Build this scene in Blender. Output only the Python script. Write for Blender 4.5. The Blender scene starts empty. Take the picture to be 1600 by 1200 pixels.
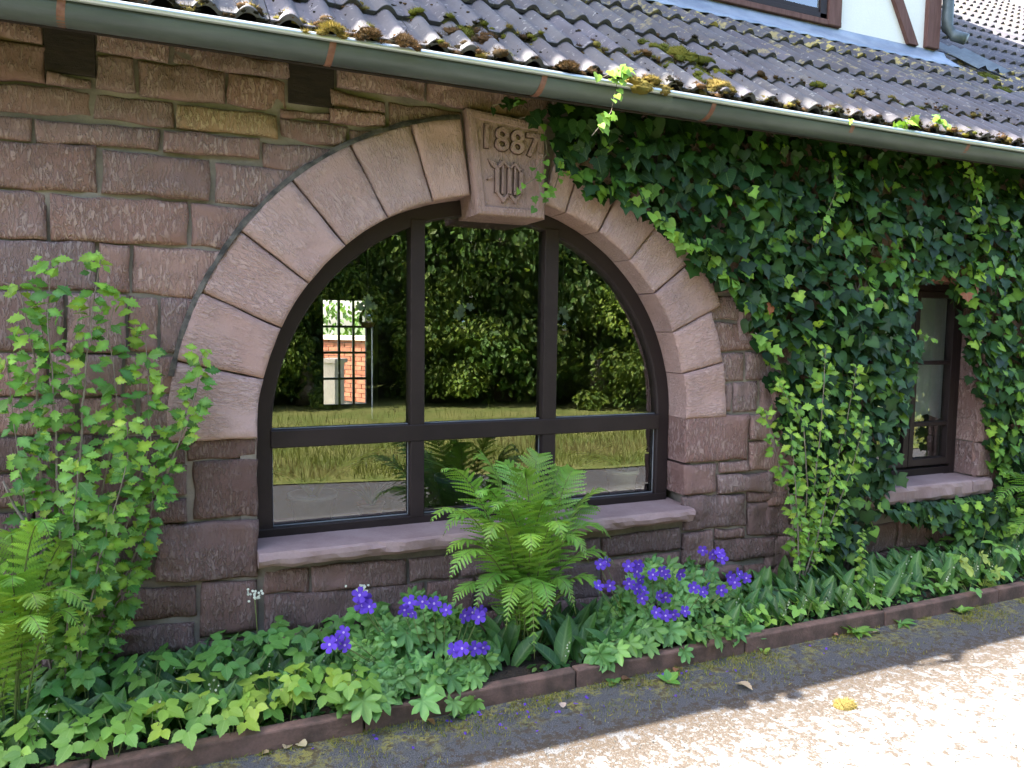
import bpy, math, random
import numpy as np
from mathutils import Vector, Matrix, noise
random.seed(7); rng = np.random.default_rng(7)
SC = bpy.context.scene
COL = SC.collection
PI = math.pi

# ------------------------------------------------------------------ camera
CAM = np.array([0.0, -3.5, 1.65])
FPX, YAW, PITCH, ROLL = 1162.6, math.radians(23.283), math.radians(4.564), math.radians(0.747)
_F = np.array([math.sin(YAW)*math.cos(PITCH), math.cos(YAW)*math.cos(PITCH), -math.sin(PITCH)])
_R0 = np.array([math.cos(YAW), -math.sin(YAW), 0.0]); _U0 = np.cross(_R0, _F)
_R = _R0*math.cos(ROLL) + _U0*math.sin(ROLL); _U = _U0*math.cos(ROLL) - _R0*math.sin(ROLL)
cam = bpy.data.cameras.new('camera'); cam_o = bpy.data.objects.new('camera', cam); COL.objects.link(cam_o)
cam.sensor_width = 36; cam.lens = 36*FPX/1600; cam.clip_start = 0.05; cam.clip_end = 600
m = Matrix.Identity(4)
for i in range(3):
    m[i][0], m[i][1], m[i][2], m[i][3] = _R[i], _U[i], -_F[i], CAM[i]
cam_o.matrix_world = m
SC.camera = cam_o

def ray(px, py): return _F + _R*(px-800)/FPX - _U*(py-600)/FPX
def wp(px, py, Y=0.0):                       # pixel -> point on the upright plane at depth Y
    d = ray(px, py); return CAM + d*((Y-CAM[1])/d[1])
def gp(px, py, Z=0.0):                       # pixel -> point on the level plane at height Z
    d = ray(px, py); return CAM + d*((Z-CAM[2])/d[2])

# ------------------------------------------------------------------ world, sun, exposure
SUNV = Vector((-0.592, 0.2, 1.0)).normalized()          # towards the sun (behind the house, left)
world = bpy.data.worlds.new('World'); SC.world = world; world.use_nodes = True
wn = world.node_tree; wn.nodes.clear()
sky = wn.nodes.new('ShaderNodeTexSky'); sky.sky_type = 'NISHITA'; sky.sun_disc = False
sky.sun_elevation = math.asin(SUNV.z); sky.sun_rotation = math.atan2(SUNV.x, SUNV.y)
sky.air_density = 1.0; sky.dust_density = 2.5; sky.ozone_density = 0.6
bg = wn.nodes.new('ShaderNodeBackground'); bg.inputs['Strength'].default_value = 0.15
wo = wn.nodes.new('ShaderNodeOutputWorld')
wn.links.new(sky.outputs[0], bg.inputs[0]); wn.links.new(bg.outputs[0], wo.inputs[0])
sun = bpy.data.lights.new('sun', 'SUN'); sun.energy = 4.6; sun.angle = math.radians(0.55); sun.color = (1.0, 0.94, 0.85)
sun_o = bpy.data.objects.new('sun', sun); COL.objects.link(sun_o)
sun_o.rotation_euler = SUNV.to_track_quat('Z', 'Y').to_euler()
SC.view_settings.view_transform = 'Standard'; SC.view_settings.look = 'None'
SC.view_settings.exposure = 2.9; SC.view_settings.gamma = 1.0; SC.view_settings.use_curve_mapping = False
cy = SC.cycles
cy.use_denoising = True; cy.denoising_prefilter = 'ACCURATE'; cy.max_bounces = 8; cy.diffuse_bounces = 4; cy.glossy_bounces = 4
cy.transmission_bounces = 6; cy.transparent_max_bounces = 8; cy.sample_clamp_indirect = 6.0
cy.caustics_reflective = False; cy.caustics_refractive = False

# ------------------------------------------------------------------ node helpers
def newmat(name):
    mt = bpy.data.materials.new(name); mt.use_nodes = True
    nt = mt.node_tree; nt.nodes.clear()
    out = nt.nodes.new('ShaderNodeOutputMaterial')
    return mt, nt, out
def nd(nt, typ, props=None, ins=None):
    n = nt.nodes.new('ShaderNode'+typ)
    for k, v in (props or {}).items(): setattr(n, k, v)
    for k, v in (ins or {}).items():
        s = n.inputs[k]
        if isinstance(v, bpy.types.NodeSocket): nt.links.new(v, s)
        else:
            if isinstance(v, tuple) and len(v) == 3 and s.type == 'RGBA': v = (*v, 1)
            s.default_value = v
    return n
def mixc(nt, f, a, b, mode='MIX'):
    return nd(nt, 'Mix', {'data_type': 'RGBA', 'blend_type': mode}, {0: f, 6: a, 7: b}).outputs[2]
def math_(nt, op, a, b=0.0, clamp=False):
    return nd(nt, 'Math', {'operation': op, 'use_clamp': clamp}, {0: a, 1: b}).outputs[0]
def ramp(nt, f, lo, hi):                     # smooth 0..1 between lo and hi
    return nd(nt, 'MapRange', {'interpolation_type': 'SMOOTHSTEP'}, {0: f, 1: lo, 2: hi, 3: 0.0, 4: 1.0}).outputs[0]
def tnoise(nt, vec, scale, detail=4.0, rough=0.55, dist=0.0):
    return nd(nt, 'TexNoise', None, {'Vector': vec, 'Scale': scale, 'Detail': detail, 'Roughness': rough, 'Distortion': dist}).outputs[0]
def ocoord(nt, offs=True):                   # object coordinates shifted by a random amount per object
    tc = nd(nt, 'TexCoord').outputs['Object']
    if not offs: return tc
    r = nd(nt, 'ObjectInfo').outputs['Random']
    k = math_(nt, 'MULTIPLY', r, 37.0)
    v = nd(nt, 'CombineXYZ', None, {0: k, 1: k, 2: k}).outputs[0]
    return nd(nt, 'VectorMath', {'operation': 'ADD'}, {0: tc, 1: v}).outputs[0]
def vscale(nt, vec, s): return nd(nt, 'VectorMath', {'operation': 'MULTIPLY'}, {0: vec, 1: s}).outputs[0]
def bump(nt, h, strength, dist, normal=None):
    ins = {'Height': h, 'Strength': strength, 'Distance': dist}
    if normal: ins['Normal'] = normal
    return nd(nt, 'Bump', None, ins).outputs[0]
def pbsdf(nt, out, **k):
    p = nd(nt, 'BsdfPrincipled', None, {a.replace('_', ' '): v for a, v in k.items()})
    nt.links.new(p.outputs[0], out.inputs[0]); return p

def stone_mat(name, ca, cb, cl, strokes=1.0):
    mt, nt, out = newmat(name)
    v = ocoord(nt)
    n1 = tnoise(nt, v, 3.5, 6, 0.6); n2 = tnoise(nt, v, 14, 5, 0.65)
    st = tnoise(nt, vscale(nt, v, (85.0, 60.0, 27.0)), 1.0, 3, 0.6, 0.7)
    msk = ramp(nt, tnoise(nt, v, 5.0, 3, 0.6), 0.32, 0.56)
    tool = math_(nt, 'MULTIPLY', ramp(nt, st, 0.44, 0.60), msk)
    base = mixc(nt, ramp(nt, n1, 0.3, 0.7), ca, cb)
    base = mixc(nt, math_(nt, 'MULTIPLY', ramp(nt, n2, 0.45, 0.75), 0.45), base, (ca[0]*.62, ca[1]*.6, ca[2]*.62))
    base = mixc(nt, math_(nt, 'MULTIPLY', tool, 0.5*strokes), base, cl)
    grain = tnoise(nt, v, 190, 2, 0.6)
    base = mixc(nt, math_(nt, 'MULTIPLY', grain, 0.5), base, mixc(nt, 0.55, base, (0.08, 0.06, 0.055)))
    base = mixc(nt, 1.0, base, nd(nt, 'ObjectInfo').outputs['Color'], 'MULTIPLY')
    h = math_(nt, 'ADD', math_(nt, 'MULTIPLY', tool, 0.7*strokes), math_(nt, 'MULTIPLY', n2, 0.8))
    b1 = bump(nt, h, 0.85, 0.012)
    b2 = bump(nt, grain, 0.35, 0.003, b1)
    pbsdf(nt, out, Base_Color=base, Roughness=0.9, Normal=b2, Specular_IOR_Level=0.2)
    return mt
def rough_mat(name, c1, c2, scale=6.0, rough=0.85, bstr=0.4, bdist=0.01, metallic=0.0, spec=0.3, stretch=(1.0, 1.0, 1.0), objcol=False, fine=90.0):
    mt, nt, out = newmat(name)
    v = vscale(nt, ocoord(nt), stretch)
    n1 = tnoise(nt, v, scale, 6, 0.62); n2 = tnoise(nt, v, fine, 3, 0.6)
    base = mixc(nt, ramp(nt, n1, 0.32, 0.68), c1, c2)
    base = mixc(nt, math_(nt, 'MULTIPLY', n2, 0.35), base, tuple(x*0.5 for x in c1))
    if objcol: base = mixc(nt, 1.0, base, nd(nt, 'ObjectInfo').outputs['Color'], 'MULTIPLY')
    h = math_(nt, 'ADD', n1, math_(nt, 'MULTIPLY', n2, 0.3))
    pbsdf(nt, out, Base_Color=base, Roughness=rough, Metallic=metallic, Specular_IOR_Level=spec, Normal=bump(nt, h, bstr, bdist))
    return mt
def leaf_mat(name, src, rough=0.42, trans=0.35, tint=(1.25, 1.2, 0.55), spec=0.35, veins=True):
    mt, nt, out = newmat(name)
    if src == 'obj': c = nd(nt, 'ObjectInfo').outputs['Color']
    else: c = nd(nt, 'Attribute', {'attribute_name': 'Col'}).outputs['Color']
    n = tnoise(nt, ocoord(nt), 28, 3, 0.6)
    if src == 'obj' and veins:
        so = nd(nt, 'SeparateXYZ', None, {0: nd(nt, 'TexCoord').outputs['Object']})
        ax = math_(nt, 'ABSOLUTE', so.outputs[0]); mid = math_(nt, 'SUBTRACT', 1.0, ramp(nt, ax, 0.008, 0.03))
        fr = math_(nt, 'FRACT', math_(nt, 'MULTIPLY', math_(nt, 'SUBTRACT', so.outputs[1], math_(nt, 'MULTIPLY', ax, 0.9)), 6.0))
        sv = math_(nt, 'MULTIPLY', ramp(nt, math_(nt, 'ABSOLUTE', math_(nt, 'SUBTRACT', fr, 0.5)), 0.09, 0.03), 0.45)
        vn = math_(nt, 'MAXIMUM', mid, sv)
        c = mixc(nt, math_(nt, 'MULTIPLY', vn, 0.32), c, mixc(nt, 0.5, c, (0.42, 0.55, 0.22)))
    c = mixc(nt, math_(nt, 'MULTIPLY', n, 0.5), c, mixc(nt, 1.0, c, (0.6, 0.66, 0.5), 'MULTIPLY'))
    p = nd(nt, 'BsdfPrincipled', None, {'Base Color': c, 'Roughness': rough, 'Specular IOR Level': spec,
                                        'Normal': bump(nt, n, 0.25, 0.004)})
    t = nd(nt, 'BsdfTranslucent', None, {'Color': mixc(nt, 1.0, c, tint, 'MULTIPLY')})
    mx = nd(nt, 'MixShader', None, {0: trans, 1: p.outputs[0], 2: t.outputs[0]})
    nt.links.new(mx.outputs[0], out.inputs[0])
    return mt
def glass_mat(name, f0=0.10, tint=(0.93, 0.96, 0.95)):
    mt, nt, out = newmat(name)
    lw = nd(nt, 'Fresnel', None, {'IOR': 1.5}).outputs[0]
    f = math_(nt, 'ADD', math_(nt, 'MULTIPLY', lw, 2.4), f0-0.096, True)     # two panes, four surfaces
    t = nd(nt, 'BsdfTransparent', None, {'Color': tint})
    g = nd(nt, 'BsdfGlossy', None, {'Color': (1, 1, 1), 'Roughness': 0.0})
    mx = nd(nt, 'MixShader', None, {0: f, 1: t.outputs[0], 2: g.outputs[0]})
    nt.links.new(mx.outputs[0], out.inputs[0]); return mt

MT = {}
MT['stone'] = stone_mat('sandstone', (0.215, 0.122, 0.104), (0.285, 0.178, 0.155), (0.45, 0.335, 0.30))
MT['arch'] = stone_mat('dressed_sandstone', (0.37, 0.235, 0.212), (0.44, 0.295, 0.27), (0.55, 0.41, 0.375), 0.55)
MT['sill'] = rough_mat('smooth_sandstone', (0.27, 0.18, 0.17), (0.35, 0.25, 0.235), 5, 0.8, 0.35, 0.006)
MT['mortar'] = rough_mat('mortar', (0.115, 0.098, 0.082), (0.27, 0.225, 0.185), 3, 0.95, 0.8, 0.012, fine=60)
MT['frame'] = rough_mat('brown_paint', (0.024, 0.0155, 0.0155), (0.032, 0.021, 0.02), 4, 0.5, 0.12, 0.002, spec=0.2)
MT['timber'] = rough_mat('old_beam', (0.018, 0.013, 0.01), (0.035, 0.024, 0.018), 4, 0.85, 0.6, 0.01, stretch=(3.0, 3.0, 12.0))
MT['red_timber'] = rough_mat('red_brown_timber', (0.12, 0.055, 0.045), (0.17, 0.085, 0.07), 5, 0.8, 0.4, 0.006, stretch=(8.0, 8.0, 1.0))
MT['plaster'] = rough_mat('white_plaster', (0.84, 0.79, 0.74), (0.87, 0.83, 0.78), 3, 0.9, 0.2, 0.004)
MT['zinc'] = rough_mat('weathered_zinc', (0.065, 0.080, 0.082), (0.115, 0.135, 0.137), 3, 0.45, 0.1, 0.003, 0.2, 0.4, (0.6, 4.0, 4.0))
MT['lead'] = rough_mat('blue_grey_flashing', (0.22, 0.26, 0.33), (0.36, 0.40, 0.46), 4, 0.5, 0.3, 0.01, 0.35, 0.5)
MT['rust'] = rough_mat('rusty_strap', (0.16, 0.065, 0.045), (0.25, 0.13, 0.10), 30, 0.8, 0.4, 0.003)
MT['glass'] = glass_mat('window_glass', 0.17)
MT['soil'] = rough_mat('bed_soil', (0.022, 0.016, 0.011), (0.045, 0.032, 0.022), 18, 0.95, 0.9, 0.02)
MT['kerb'] = rough_mat('red_kerb', (0.085, 0.055, 0.042), (0.19, 0.11, 0.085), 9, 0.92, 0.8, 0.010)
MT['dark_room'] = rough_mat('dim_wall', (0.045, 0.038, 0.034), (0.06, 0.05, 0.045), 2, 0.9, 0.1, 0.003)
MT['pot'] = rough_mat('white_glaze', (0.82, 0.81, 0.74), (0.85, 0.84, 0.78), 3, 0.35, 0.05, 0.002, spec=0.5)
MT['blue'] = rough_mat('blue_glaze', (0.03, 0.055, 0.20), (0.04, 0.07, 0.26), 3, 0.3, 0.05, 0.002, spec=0.5)
MT['terra'] = rough_mat('terracotta', (0.30, 0.16, 0.10), (0.38, 0.22, 0.14), 6, 0.85, 0.2, 0.003)
MT['bark'] = rough_mat('shrub_bark', (0.16, 0.13, 0.10), (0.27, 0.23, 0.18), 20, 0.9, 0.5, 0.004)
MT['rachis'] = rough_mat('frond_stalk', (0.10, 0.13, 0.035), (0.16, 0.20, 0.05), 20, 0.6, 0.2, 0.002)
MT['white'] = rough_mat('white_paint', (0.62, 0.64, 0.66), (0.68, 0.70, 0.72), 3, 0.6, 0.05, 0.002)
MT['brick'] = rough_mat('red_brick', (0.30, 0.095, 0.05), (0.40, 0.15, 0.08), 12, 0.9, 0.4, 0.006, objcol=True)
MT['cream'] = rough_mat('cream_render', (0.66, 0.54, 0.42), (0.72, 0.60, 0.48), 3, 0.9, 0.2, 0.004)
MT['leaf_o'] = leaf_mat('leaf_single', 'obj')
MT['leaf_m'] = leaf_mat('leaf_many', 'mesh')
MT['ivy_o'] = leaf_mat('ivy_leaf_single', 'obj', 0.45, 0.22, (1.2, 1.2, 0.5), 0.22)
MT['ivy_m'] = leaf_mat('ivy_leaf_many', 'mesh', 0.45, 0.22, (1.2, 1.2, 0.5), 0.22)
MT['moss'] = leaf_mat('moss_tuft', 'mesh', 0.95, 0.15, (1.1, 1.1, 0.6), 0.05)
MT['petal'] = leaf_mat('petal_single', 'obj', 0.6, 0.35, (1.1, 0.9, 1.2), 0.15, False)
MT['curtain'] = leaf_mat('net_curtain', 'obj', 0.9, 0.4, (1.0, 1.0, 1.0), 0.05, False)
MT['clear'] = glass_mat('thin_glass', 0.13)

def tile_mat():
    mt, nt, out = newmat('concrete_tile')
    v = ocoord(nt)
    n1 = tnoise(nt, v, 4, 5, 0.6); n2 = tnoise(nt, v, 30, 4, 0.6); n3 = tnoise(nt, v, 120, 2)
    c = mixc(nt, ramp(nt, n1, 0.3, 0.7), (0.066, 0.063, 0.071), (0.105, 0.100, 0.110))
    c = mixc(nt, math_(nt, 'MULTIPLY', ramp(nt, n2, 0.60, 0.68), 0.55), c, (0.36, 0.35, 0.33))
    c = mixc(nt, math_(nt, 'MULTIPLY', n3, 0.4), c, (0.06, 0.055, 0.06))
    c = mixc(nt, 1.0, c, nd(nt, 'ObjectInfo').outputs['Color'], 'MULTIPLY')
    lich = math_(nt, 'MULTIPLY', ramp(nt, tnoise(nt, v, 15, 4, 0.7), 0.54, 0.60), nd(nt, 'ObjectInfo').outputs['Alpha'])
    c = mixc(nt, lich, c, (0.46, 0.36, 0.10))
    pbsdf(nt, out, Base_Color=c, Roughness=0.68, Specular_IOR_Level=0.28, Normal=bump(nt, n3, 0.35, 0.003))
    return mt
MT['tile'] = tile_mat()

def path_mat():
    mt, nt, out = newmat('sunlit_strip_asphalt')
    v = nd(nt, 'TexCoord').outputs['Object']
    sep = nd(nt, 'SeparateXYZ', None, {0: v})
    n1 = tnoise(nt, v, 1.6, 5, 0.6); n2 = tnoise(nt, v, 9, 5, 0.7, 0.4); n3 = tnoise(nt, v, 55, 4, 0.7); n4 = tnoise(nt, v, 260, 2, 0.6)
    vor = nd(nt, 'TexVoronoi', None, {'Vector': v, 'Scale': 130.0}).outputs[0]
    c = mixc(nt, ramp(nt, n4, 0.40, 0.62), (0.022, 0.022, 0.025), (0.15, 0.15, 0.156))
    c = mixc(nt, math_(nt, 'MULTIPLY', ramp(nt, n1, 0.3, 0.7), 0.5), c, (0.085, 0.084, 0.086))
    c = mixc(nt, math_(nt, 'MULTIPLY', math_(nt, 'MULTIPLY', ramp(nt, sep.outputs[1], -0.95, -1.3), ramp(nt, sep.outputs[1], -2.7, -2.2)), 0.7), c, (0.31, 0.30, 0.29))    # sunlit strip of the drive painted paler
    # moss film against the kerb, brown moss flecks over the drive
    wob = math_(nt, 'ADD', sep.outputs[1], math_(nt, 'MULTIPLY', math_(nt, 'SUBTRACT', n2, 0.5), 0.55))
    near = ramp(nt, wob, -0.88, -0.66)
    mm = math_(nt, 'MULTIPLY', near, ramp(nt, math_(nt, 'ADD', math_(nt, 'MULTIPLY', n2, .6), math_(nt, 'MULTIPLY', n3, .4)), 0.46, 0.58))
    c = mixc(nt, math_(nt, 'MULTIPLY', mm, 0.8), c, (0.25, 0.225, 0.045))
    band = math_(nt, 'MULTIPLY', ramp(nt, wob, -1.55, -1.12), ramp(nt, wob, -0.86, -1.02))
    n5 = tnoise(nt, v, 24, 3, 0.6, 0.3)
    thr = math_(nt, 'ADD', math_(nt, 'MULTIPLY', n2, 0.45), math_(nt, 'MULTIPLY', n5, 0.6))
    fl = ramp(nt, math_(nt, 'ADD', thr, math_(nt, 'MULTIPLY', band, 0.10)), 0.555, 0.60)
    fl = math_(nt, 'MULTIPLY', fl, ramp(nt, n3, 0.30, 0.52))
    c = mixc(nt, math_(nt, 'MULTIPLY', fl, 0.85), c, (0.062, 0.043, 0.026))
    h = math_(nt, 'ADD', math_(nt, 'MULTIPLY', vor, -0.6), math_(nt, 'ADD', n4, math_(nt, 'MULTIPLY', n3, 1.2)))
    pbsdf(nt, out, Base_Color=c, Roughness=0.9, Specular_IOR_Level=0.25, Normal=bump(nt, h, 0.9, 0.008))
    return mt
MT['path'] = path_mat()
MT['lawn'] = rough_mat('lawn_turf', (0.085, 0.115, 0.022), (0.15, 0.15, 0.045), 1.5, 0.95, 0.8, 0.03, fine=40)
MT['ground'] = rough_mat('far_ground', (0.05, 0.07, 0.02), (0.08, 0.085, 0.035), 0.3, 0.95, 0.3, 0.03)

# ------------------------------------------------------------------ object helpers
def link(name, me, parent=None, mat=None, loc=None, color=None):
    o = bpy.data.objects.new(name, me); COL.objects.link(o)
    if mat is not None and me is not None and not me.materials: me.materials.append(mat)
    if parent: o.parent = parent
    if loc is not None: o.location = loc
    if color is not None: o.color = (*color, 1) if len(color) == 3 else color
    return o
def tag(o, label=None, cat=None, group=None, kind=None):
    if label: o['label'] = label
    if cat: o['category'] = cat
    if group: o['group'] = group
    if kind: o['kind'] = kind
    return o
def empty(name, loc=(0, 0, 0), parent=None):
    o = bpy.data.objects.new(name, None); o.empty_display_size = 0.05; COL.objects.link(o); o.location = loc
    if parent: o.parent = parent
    return o
def mesh(name, V, F, smooth=False):
    me = bpy.data.meshes.new(name); me.from_pydata([tuple(map(float, v)) for v in V], [], [tuple(int(i) for i in f) for f in F])
    if smooth: me.polygons.foreach_set('use_smooth', [True]*len(me.polygons))
    me.update(); return me
def tri_mesh(name, V, F, C=None, smooth=True):
    V = np.asarray(V, np.float32); F = np.asarray(F, np.int32); me = bpy.data.meshes.new(name)
    me.vertices.add(len(V)); me.vertices.foreach_set('co', V.ravel())
    me.loops.add(F.size); me.loops.foreach_set('vertex_index', F.ravel())
    me.polygons.add(len(F)); me.polygons.foreach_set('loop_start', np.arange(0, F.size, 3, dtype=np.int32))
    me.polygons.foreach_set('use_smooth', np.full(len(F), smooth))
    me.update(calc_edges=True)
    if C is not None:
        a = me.color_attributes.new('Col', 'FLOAT_COLOR', 'POINT')
        a.data.foreach_set('color', np.concatenate([np.asarray(C, np.float32), np.ones((len(V), 1), np.float32)], 1).ravel())
    me.validate(); return me
def boxes(*bs):                              # (x0,x1,y0,y1,z0,z1) -> V,F
    V, F = [], []
    for x0, x1, y0, y1, z0, z1 in bs:
        k = len(V)
        V += [(x0,y0,z0),(x1,y0,z0),(x1,y1,z0),(x0,y1,z0),(x0,y0,z1),(x1,y0,z1),(x1,y1,z1),(x0,y1,z1)]
        F += [(k,k+3,k+2,k+1),(k+4,k+5,k+6,k+7),(k,k+1,k+5,k+4),(k+1,k+2,k+6,k+5),(k+2,k+3,k+7,k+6),(k+3,k,k+4,k+7)]
    return V, F
def bevel(o, w=0.004, seg=2):
    b = o.modifiers.new('bevel', 'BEVEL'); b.width = w; b.segments = seg; b.limit_method = 'ANGLE'; return o
def box(name, b, mat, parent=None, bev=0.004, color=None):
    cx, cyy, cz = (b[0]+b[1])/2, (b[2]+b[3])/2, (b[4]+b[5])/2
    V, F = boxes((b[0]-cx, b[1]-cx, b[2]-cyy, b[3]-cyy, b[4]-cz, b[5]-cz))
    o = link(name, mesh(name, V, F), parent, mat, (cx, cyy, cz), color)
    if bev: bevel(o, bev)
    return o
def tube_vf(pts, rads, n=6, caps=True):
    pts = [np.array(p, float) for p in pts]; V, F = [], []
    for i, p in enumerate(pts):
        t = pts[min(i+1, len(pts)-1)] - pts[max(i-1, 0)]; t /= (np.linalg.norm(t)+1e-9)
        a = np.cross(t, (0, 0, 1) if abs(t[2]) < .9 else (1, 0, 0)); a /= np.linalg.norm(a); b = np.cross(t, a)
        r = rads[i] if hasattr(rads, '__len__') else rads
        for k in range(n):
            an = 2*PI*k/n; V.append(p + (a*math.cos(an)+b*math.sin(an))*r)
        if i:
            for k in range(n):
                F.append(((i-1)*n+k, (i-1)*n+(k+1) % n, i*n+(k+1) % n, i*n+k))
    if caps: F.append(tuple(range(n-1, -1, -1))); F.append(tuple(range(len(V)-n, len(V))))
    return V, F
def tube(name, pts, rads, mat, parent=None, n=6):
    V, F = tube_vf(pts, rads, n); return link(name, mesh(name, V, F, True), parent, mat)
def lathe(name, prof, mat, parent=None, loc=(0, 0, 0), n=28):
    V, F = [], []
    for r, z in prof:
        for k in range(n): V.append((r*math.cos(2*PI*k/n), r*math.sin(2*PI*k/n), z))
    for i in range(len(prof)-1):
        for k in range(n): F.append((i*n+k, i*n+(k+1) % n, (i+1)*n+(k+1) % n, (i+1)*n+k))
    return link(name, mesh(name, V, F, True), parent, mat, loc)

class Cloud:                                 # many small pieces in one mesh
    def __init__(s): s.V, s.F, s.C, s.n = [], [], [], 0
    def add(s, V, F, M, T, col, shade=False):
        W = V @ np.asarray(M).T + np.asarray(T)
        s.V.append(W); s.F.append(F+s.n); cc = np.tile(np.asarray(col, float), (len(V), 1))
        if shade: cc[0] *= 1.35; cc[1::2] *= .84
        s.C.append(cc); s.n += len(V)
    def build(s, name, mat, parent=None, smooth=True):
        return link(name, tri_mesh(name, np.concatenate(s.V), np.concatenate(s.F), np.concatenate(s.C), smooth), parent, mat)
def fan(outline, centre=(0, 0.4, 0), zf=None):
    V = [centre]+[(x, y, 0) for x, y in outline]; n = len(outline)
    V = np.array(V, float)
    if zf: V[:, 2] = [zf(x, y) for x, y, _ in V]
    F = np.array([(0, 1+i, 1+(i+1) % n) for i in range(n)]); return V, F
def frame_m(normal, down, scale, roll=0.0):  # columns: x width, y length, z normal
    n = np.array(normal, float); n /= np.linalg.norm(n)
    y = np.array(down, float); y -= n*(y@n); y /= (np.linalg.norm(y)+1e-9)
    if roll: y = y*math.cos(roll)+np.cross(n, y)*math.sin(roll)
    x = np.cross(y, n); return np.stack([x, y, n], 1)*scale
def to_m4(M, T):
    m4 = Matrix.Identity(4)
    for i in range(3):
        for j in range(3): m4[i][j] = float(M[i][j])
        m4[i][3] = float(T[i])
    return m4
def mirror_outline(h):                       # half outline from base to tip, x>=0
    return h + [(-x, y) for x, y in h[-2:0:-1]]

# leaf templates
IVY_V, IVY_F = fan(mirror_outline([(0, .02), (.22, -.12), (.40, -.02), (.62, .18), (.42, .30), (.36, .40), (.44, .56), (.20, .70), (0, 1.0)]), (0, .32, 0),
                   lambda x, y: 0.10*abs(x)-0.12*(y-.3)**2)
HEART_V, HEART_F = fan(mirror_outline([(0, .06), (.20, -.08), (.42, .0), (.50, .20), (.44, .42), (.28, .68), (0, 1.0)]), (0, .35, 0),
                       lambda x, y: 0.14*abs(x)-0.14*(y-.3)**2)
LOBE_V, LOBE_F = fan(mirror_outline([(0, 0), (.10, .12), (.20, .24), (.17, .31), (.36, .40), (.24, .46), (.31, .60), (.16, .62), (.20, .76), (.08, .80), (0, 1.0)]), (0, .4, 0),
                     lambda x, y: 0.22*abs(x)-0.22*(y-.3)**2)
OVATE_V, OVATE_F = fan(mirror_outline([(0, 0), (.16, .05), (.27, .16), (.25, .20), (.345, .33), (.315, .37), (.345, .50), (.30, .53), (.285, .66), (.22, .68), (.17, .82), (.11, .84), (0, 1.0)]), (0, .4, 0),
                       lambda x, y: 0.16*abs(x)-0.18*(y-.3)**2)
def palm_outline(lobes=7, span=2.6, depth=0.40):
    o = []; n = lobes*6
    for i in range(n+1):
        a = -span+2*span*i/n; ph = (i % 6)/6
        prof = [0.45, 0.68, 0.86, 1.0, 0.88, 0.66][i % 6]
        r = (1-depth)+depth*(prof-.45)/.55
        r *= 0.62*(0.72+0.28*math.cos(a*0.9)); r *= 1+0.05*(i % 2)
        o.append((r*math.sin(a), .3+r*math.cos(a)))
    o.append((0, .25)); return o
PALM_V, PALM_F = fan(palm_outline(), (0, .3, 0), lambda x, y: 0.10*math.hypot(x, y-.3)-0.06*math.cos(7*math.atan2(x, y-.3)))
def blade_grid(w, rows=6, curve=0.35, fold=0.25, shape=None):
    V, F = [], []
    for i in range(rows+1):
        t = i/rows; ww = w*(shape(t) if shape else math.sin(PI*min(1, t*.93+.07))**.8)
        if i == rows: ww = 0.002
        z = -curve*t*t
        for s in (-1, 0, 1): V.append((s*ww, t, z+(abs(s)*fold*ww)))
    for i in range(rows):
        for k in range(2):
            a = i*3+k; F += [(a, a+1, a+4), (a, a+4, a+3)]
    return np.array(V, float), np.array(F)
LILY_V, LILY_F = blade_grid(.165, 7, .22, .6)
STRAP_V, STRAP_F = blade_grid(.04, 8, .9, .4, lambda t: (1-t)**.5*.9+.1)
GRASS_V = np.array([(-.04, 0, 0), (.04, 0, 0), (0, 1, 0.3)]); GRASS_F = np.array([(0, 1, 2)])

def gcol(base, var=0.25, warm=0.15):
    k = 1+random.uniform(-var, var); w = random.uniform(-warm, warm)
    return (base[0]*k*(1+w), base[1]*k, base[2]*k*(1-w))

# ------------------------------------------------------------------ large structure: ground
def sheet(name, x0, x1, y0, y1, z, mat, kind='structure'):
    o = link(name, mesh(name, [(x0, y0, z), (x1, y0, z), (x1, y1, z), (x0, y1, z)], [(0, 1, 2, 3)]), None, mat); tag(o, kind=kind); return o
ground = sheet('ground', -220, 220, -220, 220, -0.05, MT['ground'])
path = tag(link('path', mesh('path', [(-40, -8.6, 0), (60, 1.5-10, 0), (60, -.57, 0), (-40, -.57, 0)], [(0, 1, 2, 3)]), None, MT['path']), kind='structure')
lawn_bank = mesh('lawn', [(-40, -60, .3), (60, -60, .3), (60, -9, .06), (-40, -9, .06), (60, -3.2, 0.012), (4.3, -3.35, 0.012), (.8, -4.0, 0.012), (-40, -4.6, 0.012)], [(0, 1, 2, 3), (3, 2, 4, 5, 6, 7)])
lawn = tag(link('lawn', lawn_bank, None, MT['lawn']), kind='structure')
def soil():
    V, F = [], []; nx, ny = 110, 8
    for i in range(nx+1):
        for j in range(ny+1):
            x = -2.2+11*i/nx; y = -.565+.62*j/ny
            V.append((x, y, .05+.018*noise.noise((x*7, y*7, 3.))+(.012 if 0 < j < ny else -.03)))
    for i in range(nx):
        for j in range(ny): a = i*(ny+1)+j; F.append((a, a+ny+1, a+ny+2, a+1))
    return tag(link('flower_bed', mesh('flower_bed', V, F, True), None, MT['soil']), kind='structure')
soil()
kerb = tag(empty('kerb', (0, -.59, 0)), kind='structure')
xk = -2.3
while xk < 8:
    L = .97; V, F = boxes((-L/2+.003, L/2-.003, -.028, .028, -.1, .082+random.uniform(-.004, .004)))
    o = link('kerb_stone', mesh('kerb_stone', V, F), kerb, MT['kerb'], (xk+L/2, random.uniform(-.004, .004), 0)); bevel(o, .008, 2)
    o.rotation_euler = (0, random.uniform(-.004, .004), random.uniform(-.006, .006)); xk += L

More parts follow.
